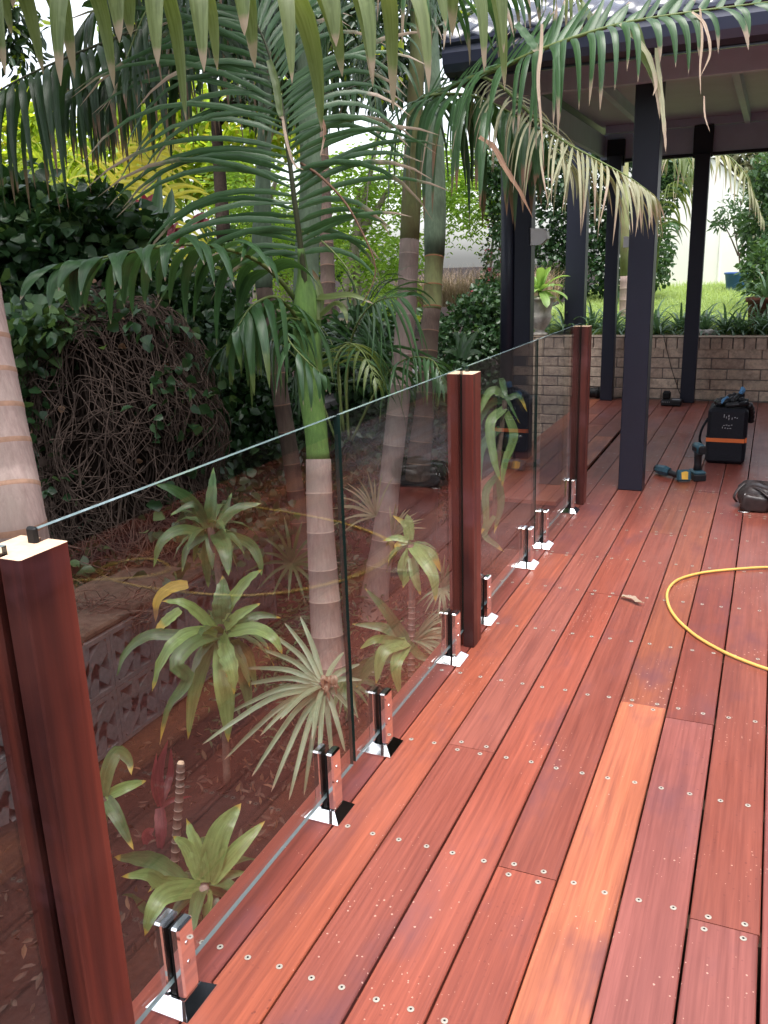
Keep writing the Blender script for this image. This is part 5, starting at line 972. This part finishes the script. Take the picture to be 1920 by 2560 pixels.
for i, (a_, z_, w_, h_) in enumerate([(.1, .318, .006, .022), (.115, .312, .005, .014), (.128, .322, .008, .014), (.13, .302, .006, .016), (.15, .305, .006, .014), (.165, .317, .01, .006), (.18, .314, .008, .006), (.1, .262, .01, .006), (.115, .265, .012, .006), (.13, .262, .012, .006), (.148, .266, .01, .006), (.095, .245, .005, .012), (.11, .244, .008, .008), (.125, .243, .01, .006), (.14, .244, .012, .005)]):
    yy = y0 - .0012 + .05 * z_; b.add([(x0 + a_, yy, z_), (x0 + a_ + w_, yy, z_), (x0 + a_ + w_ * 1.1, yy, z_ + h_), (x0 + a_ + w_ * .2, yy, z_ + h_)], [(0, 1, 2, 3)])
b.build('worn_logo', M['fade'], tb)
gl_ = empty('work_gloves', (-.2, 6.3, H), 'crumpled black and blue work gloves lying on top of the tool bag', 'gloves')
def lump(b, pts, rad, mi=0): b.tube(cr(pts, 12), rad, 10, mi)
b = MB(); 
for pts, r_ in (([(-.30, 6.22, .395), (-.24, 6.25, .41), (-.18, 6.3, .42), (-.11, 6.32, .40)], .022), ([(-.26, 6.3, .4), (-.2, 6.34, .43), (-.14, 6.36, .42)], .028), ([(-.1, 6.25, .39), (-.085, 6.3, .36), (-.08, 6.35, .31), (-.08, 6.38, .26)], .024), ([(-.24, 6.2, .39), (-.17, 6.19, .4), (-.11, 6.24, .4)], .018), ([(-.29, 6.25, .4), (-.3, 6.3, .4), (-.24, 6.38, .41)], .02), ([(-.2, 6.22, .415), (-.17, 6.3, .44), (-.15, 6.34, .455)], .016)): lump(b, pts, [r_ * (.6 + .5 * abs(math.sin(i * 1.3))) for i in range(12)])
b.build('cloth', M['tooldk'], gl_, True)
b = MB(); lump(b, [(-.275, 6.22, .4), (-.255, 6.24, .42), (-.235, 6.27, .43)], .013); lump(b, [(-.16, 6.32, .45), (-.145, 6.33, .475), (-.15, 6.35, .49)], [.012 + .006 * math.sin(i * .3) for i in range(12)]); b.build('rubber_finger', M['paleb'], gl_, True)
# standing impact driver
def rot(v, c, ang): x_, y_ = v[0] - c[0], v[1] - c[1]; return (c[0] + x_ * math.cos(ang) - y_ * math.sin(ang), c[1] + x_ * math.sin(ang) + y_ * math.cos(ang), v[2])
def driver(c, label, lying=False, ang=0):
    o = empty('cordless_drill', c, label, 'drill', 'cordless tools on the deck')
    parts = []
    b = MB(); rbox(b, -.038, .038, -.055, .055, 0, .042, .005); parts.append(('battery', b, 'tooldk'))
    b = MB(); rbox(b, -.038, .038, -.055, .05, .0385, .062, .008); parts.append(('battery_mount', b, 'teal'))
    b = MB(); b.tube([(0, 0, .06), (0, -.004, .1), (0, -.006, .15), (0, .0, .178)], [.022, .019, .02, .024], 12, flat=1.25); parts.append(('handle', b, 'tooldk'))
    b = MB(); rbox(b, -.027, .027, -.06, .05, .168, .232, .014); parts.append(('motor_housing', b, 'teal')); b = MB(); rbox(b, -.024, .024, .0505, .062, .174, .226, .01); b.box(-.0275, -.0272, -.04, .03, .185, .21); b.box(.0272, .0275, -.04, .03, .185, .21); parts.append(('rubber_cap', b, 'tooldk'))
    b = MB(); b.tube([(0, -.074, .204), (0, -.1, .204)], [.011, .008], 12); parts.append(('chuck', b, 'steel'))
    b = MB(); b.box(-.006, .006, -.034, -.018, .142, .17, c=.002); parts.append(('trigger', b, 'tooldk'))
    if lying: b = MB(); b.box(-.022, .022, -.034, .03, -.0022, -.0002); parts.append(('yellow_label', b, 'yell'))
    for nm, b, mt in parts:
        vs = []
        for v in b.v:
            x_, y_, z_ = v
            if lying: x_, y_, z_ = z_ - .1, y_ * 1, x_ + .038; 
            v = rot((x_, y_, z_), (0, 0), ang); vs.append((v[0] + c[0], v[1] + c[1], v[2] + c[2]))
        meshobj(nm, vs, b.f, M[mt], o, nm in ('handle', 'motor_housing', 'chuck'))
    return o
driver((-.355, 5.66, .001), 'teal and black cordless drill standing upright on its battery', False, 3.6)
# lying drill: battery base (with yellow label) faces the camera on the right, head to the left
o = empty('cordless_drill', (-.5, 5.62, 0), 'cordless drill lying on its side with a yellow label on its battery foot', 'drill', 'cordless tools on the deck')
def lpart(nm, b, mt, smooth=False): return b.build(nm, M[mt], o, smooth)
b = MB(); b.tube([(-.6, 5.74, .036), (-.575, 5.70, .038), (-.55, 5.68, .04), (-.525, 5.665, .038)], [.030, .034, .034, .026], 8); lpart('motor_housing', b, 'teal')
b = MB(); b.tube([(-.617, 5.755, .036), (-.6005, 5.7405, .036)], [.024, .03], 12); lpart('rubber_cap', b, 'tooldk')
b = MB(); b.tube([(-.545, 5.685, .036), (-.51, 5.655, .032), (-.475, 5.625, .03), (-.45, 5.60, .032)], [.024, .019, .018, .023], 12); lpart('handle', b, 'tooldk', True)
def orient(b, c, ang, tilt):
    out_ = []
    for x_, y_, z_ in b.v:
        y2 = y_ * math.cos(tilt) - z_ * math.sin(tilt); z2 = y_ * math.sin(tilt) + z_ * math.cos(tilt)
        out_.append((c[0] + x_ * math.cos(ang) - y2 * math.sin(ang), c[1] + x_ * math.sin(ang) + y2 * math.cos(ang), c[2] + z2))
    b.v = out_
b = MB(); b.box(-.042, .042, -.022, .022, -.036, .036, c=.008); orient(b, (-.43, 5.578, .042), .35, -.25); lpart('battery_foot', b, 'teal')
b = MB(); b.add([(-.018, -.0235, -.024), (.02, -.0235, -.026), (.022, -.0235, .02), (.008, -.0235, .026), (-.02, -.0235, .018)], [(0, 1, 2, 3, 4)]); orient(b, (-.43, 5.578, .042), .35, -.25); lpart('yellow_label', b, 'yell')
ch = empty('battery_charger', (-.8, 8.5, 0), 'black battery charger with a battery on it beside the rear black post', 'charger')
b = MB(); rbox(b, -.9, -.715, 8.46, 8.6, .001, .06, .012); b.build('body', M['tooldk'], ch)
b = MB(); rbox(b, -.89, -.82, 8.48, 8.57, .0605, .13, .012); b.box(-.88, -.83, 8.5, 8.55, .1302, .134); b.build('battery', M['rub'], ch)
b = MB()
for i in range(5): b.box(-.89 + .016 * i, -.882 + .016 * i, 8.4585, 8.4597, .035, .045)
b.box(-.8, -.73, 8.47, 8.53, .0602, .0625); b.build('vent', M['fade'], ch)
b = MB(); b.tube(cr([(-.72, 8.52, .05), (-.7, 8.6, .02), (-.74, 8.75, .04), (-.79, 8.86, .12), (-.86, 8.885, .3), (-.92, 8.885, .5), (-.95, 8.89, .612), (-.95, 9.0, .62), (-.93, 9.3, .6)], 40), .0035, 6); o = b.build('power_cord', M['rub'], None, True); tag(o, 'thin dark cord climbing the brick wall from the charger', 'cord')
b = MB(); b.tube([(-1.72, 8.78, .06), (-1.4, 8.80, .06)], .05, 18); b.tube([(-1.56, 8.79, .06), (-1.53, 8.79, .06)], .055, 18); o = b.build('drain_pipe', M['rub'], None, True); tag(o, 'black pipe offcut lying at the foot of the brick wall', 'pipe')
# yellow air hose
hp = [(-.05, 4.12), (.074, 4.061), (-.06, 4.0), (-.187, 3.902), (-.27, 3.80), (-.304, 3.705), (-.312, 3.6), (-.307, 3.533), (-.28, 3.4), (-.232, 3.297), (-.16, 3.18), (-.074, 3.087), (.0, 3.03), (.085, 2.983)]
hp = [(.9, 4.25), (.6, 4.2), (.3, 4.14), (.074, 4.061), (-.06, 3.99), (-.187, 3.902), (-.27, 3.80), (-.304, 3.705), (-.312, 3.6), (-.300, 3.5), (-.275, 3.4), (-.232, 3.297), (-.16, 3.18), (-.074, 3.087), (.0, 3.03), (.085, 2.983), (.2, 2.95), (.35, 2.93), (.52, 2.92), (.7, 2.93), (.86, 2.97), (.95, 3.06), (.92, 3.18), (.82, 3.25), (.7, 3.22), (.62, 3.12), (.72, 3.0), (.95, 2.85), (1.4, 2.7)]
b = MB(); b.tube(cr([(x_, y_, .0075 + (.013 if 26 < i < 28 else 0)) for i, (x_, y_) in enumerate(hp)], 160), .0062, 8); o = b.build('air_hose', M['hose'], None, True); tag(o, 'thin yellow air hose curving across the deck boards at the right', 'hose')
b = MB(); strap(b, [(-.485, 3.49, .008), (-.44, 3.47, .014), (-.41, 3.44, .012), (-.385, 3.43, .018)], .028, 8, .5, .1, Vector((0, 0, 1)), 0); o = b.build('fallen_leaf', M['dry'], None, True); tag(o, 'single curled tan leaf lying on the deck left of the hose', 'leaf')
b = MB(); b.box(-.392, -.386, 5.62, 5.66, .001, .004); b.box(-.38, -.372, 5.66, 5.7, .001, .003); o = b.build('wood_sliver', M['endgrain']); tag(o, 'pale wood sliver between the two cordless drills', 'offcut')
# leather tool pouch at the right edge
lp = empty('tool_pouch', (.0, 5.1, 0), 'worn brown leather tool pouch with a metal ring at the right edge', 'pouch')
def blob(c, r, seg=22, rings=12, sq=1.0, seed=0):
    vs = []; fs = []
    for j in range(rings + 1):
        ph = -math.pi / 2 + math.pi * j / rings
        for i in range(seg):
            th = 2 * math.pi * i / seg; n_ = 1 + .07 * math.sin(th * 3 + seed) + .05 * math.sin(ph * 5 + th * 2 + seed) + .05 * math.sin(th * 7 + seed * 2) * math.sin(ph * 6 + 1)
            cx_, cy_, cz_ = math.cos(th) * math.cos(ph), math.sin(th) * math.cos(ph), math.sin(ph)
            vs.append((c[0] + r[0] * math.copysign(abs(cx_) ** sq, cx_) * n_, c[1] + r[1] * math.copysign(abs(cy_) ** sq, cy_) * n_, max(.002, c[2] + r[2] * math.copysign(abs(cz_) ** sq, cz_) * n_)))
    for j in range(rings):
        for i in range(seg): fs.append((j * seg + i, j * seg + (i + 1) % seg, (j + 1) * seg + (i + 1) % seg, (j + 1) * seg + i))
    return vs, fs
b = MB(); b.add(*blob((.02, 5.12, .065), (.125, .12, .075), sq=.7, seed=1)); b.add(*blob((.16, 5.15, .07), (.13, .12, .08), sq=.7, seed=3)); b.build('body', M['leather'], lp, True)
b = MB(); b.add(*blob((-.005, 5.01, .05), (.075, .035, .05), sq=.6, seed=2)); b.add(*blob((.13, 5.02, .055), (.08, .04, .055), sq=.6, seed=5)); b.build('pocket', M['leather'], lp, True)
b = MB(); b.tube(cr([(-.06, 5.06, .12), (.0, 5.02, .13), (.06, 4.98, .1), (.12, 4.965, .06), (.2, 4.97, .04)], 16), .014, 8, flat=.35); b.tube(cr([(-.1, 5.08, .03), (-.115, 5.06, .06), (-.1, 5.08, .1), (-.06, 5.12, .14)], 12), .01, 6, flat=.4); b.build('strap', M['leather'], lp, True)
b = MB(); b.tube([(-.055 + .032 * math.cos(a_), 4.985 + .022 * math.sin(a_), .004 + .0) for a_ in [i * .35 for i in range(19)]], .0028, 6); b.tube(cr([(-.085, 5.0, .01), (-.075, 5.0, .06), (-.055, 5.02, .1)], 8), .002, 6); b.build('metal_ring', M['steel'], lp, True)
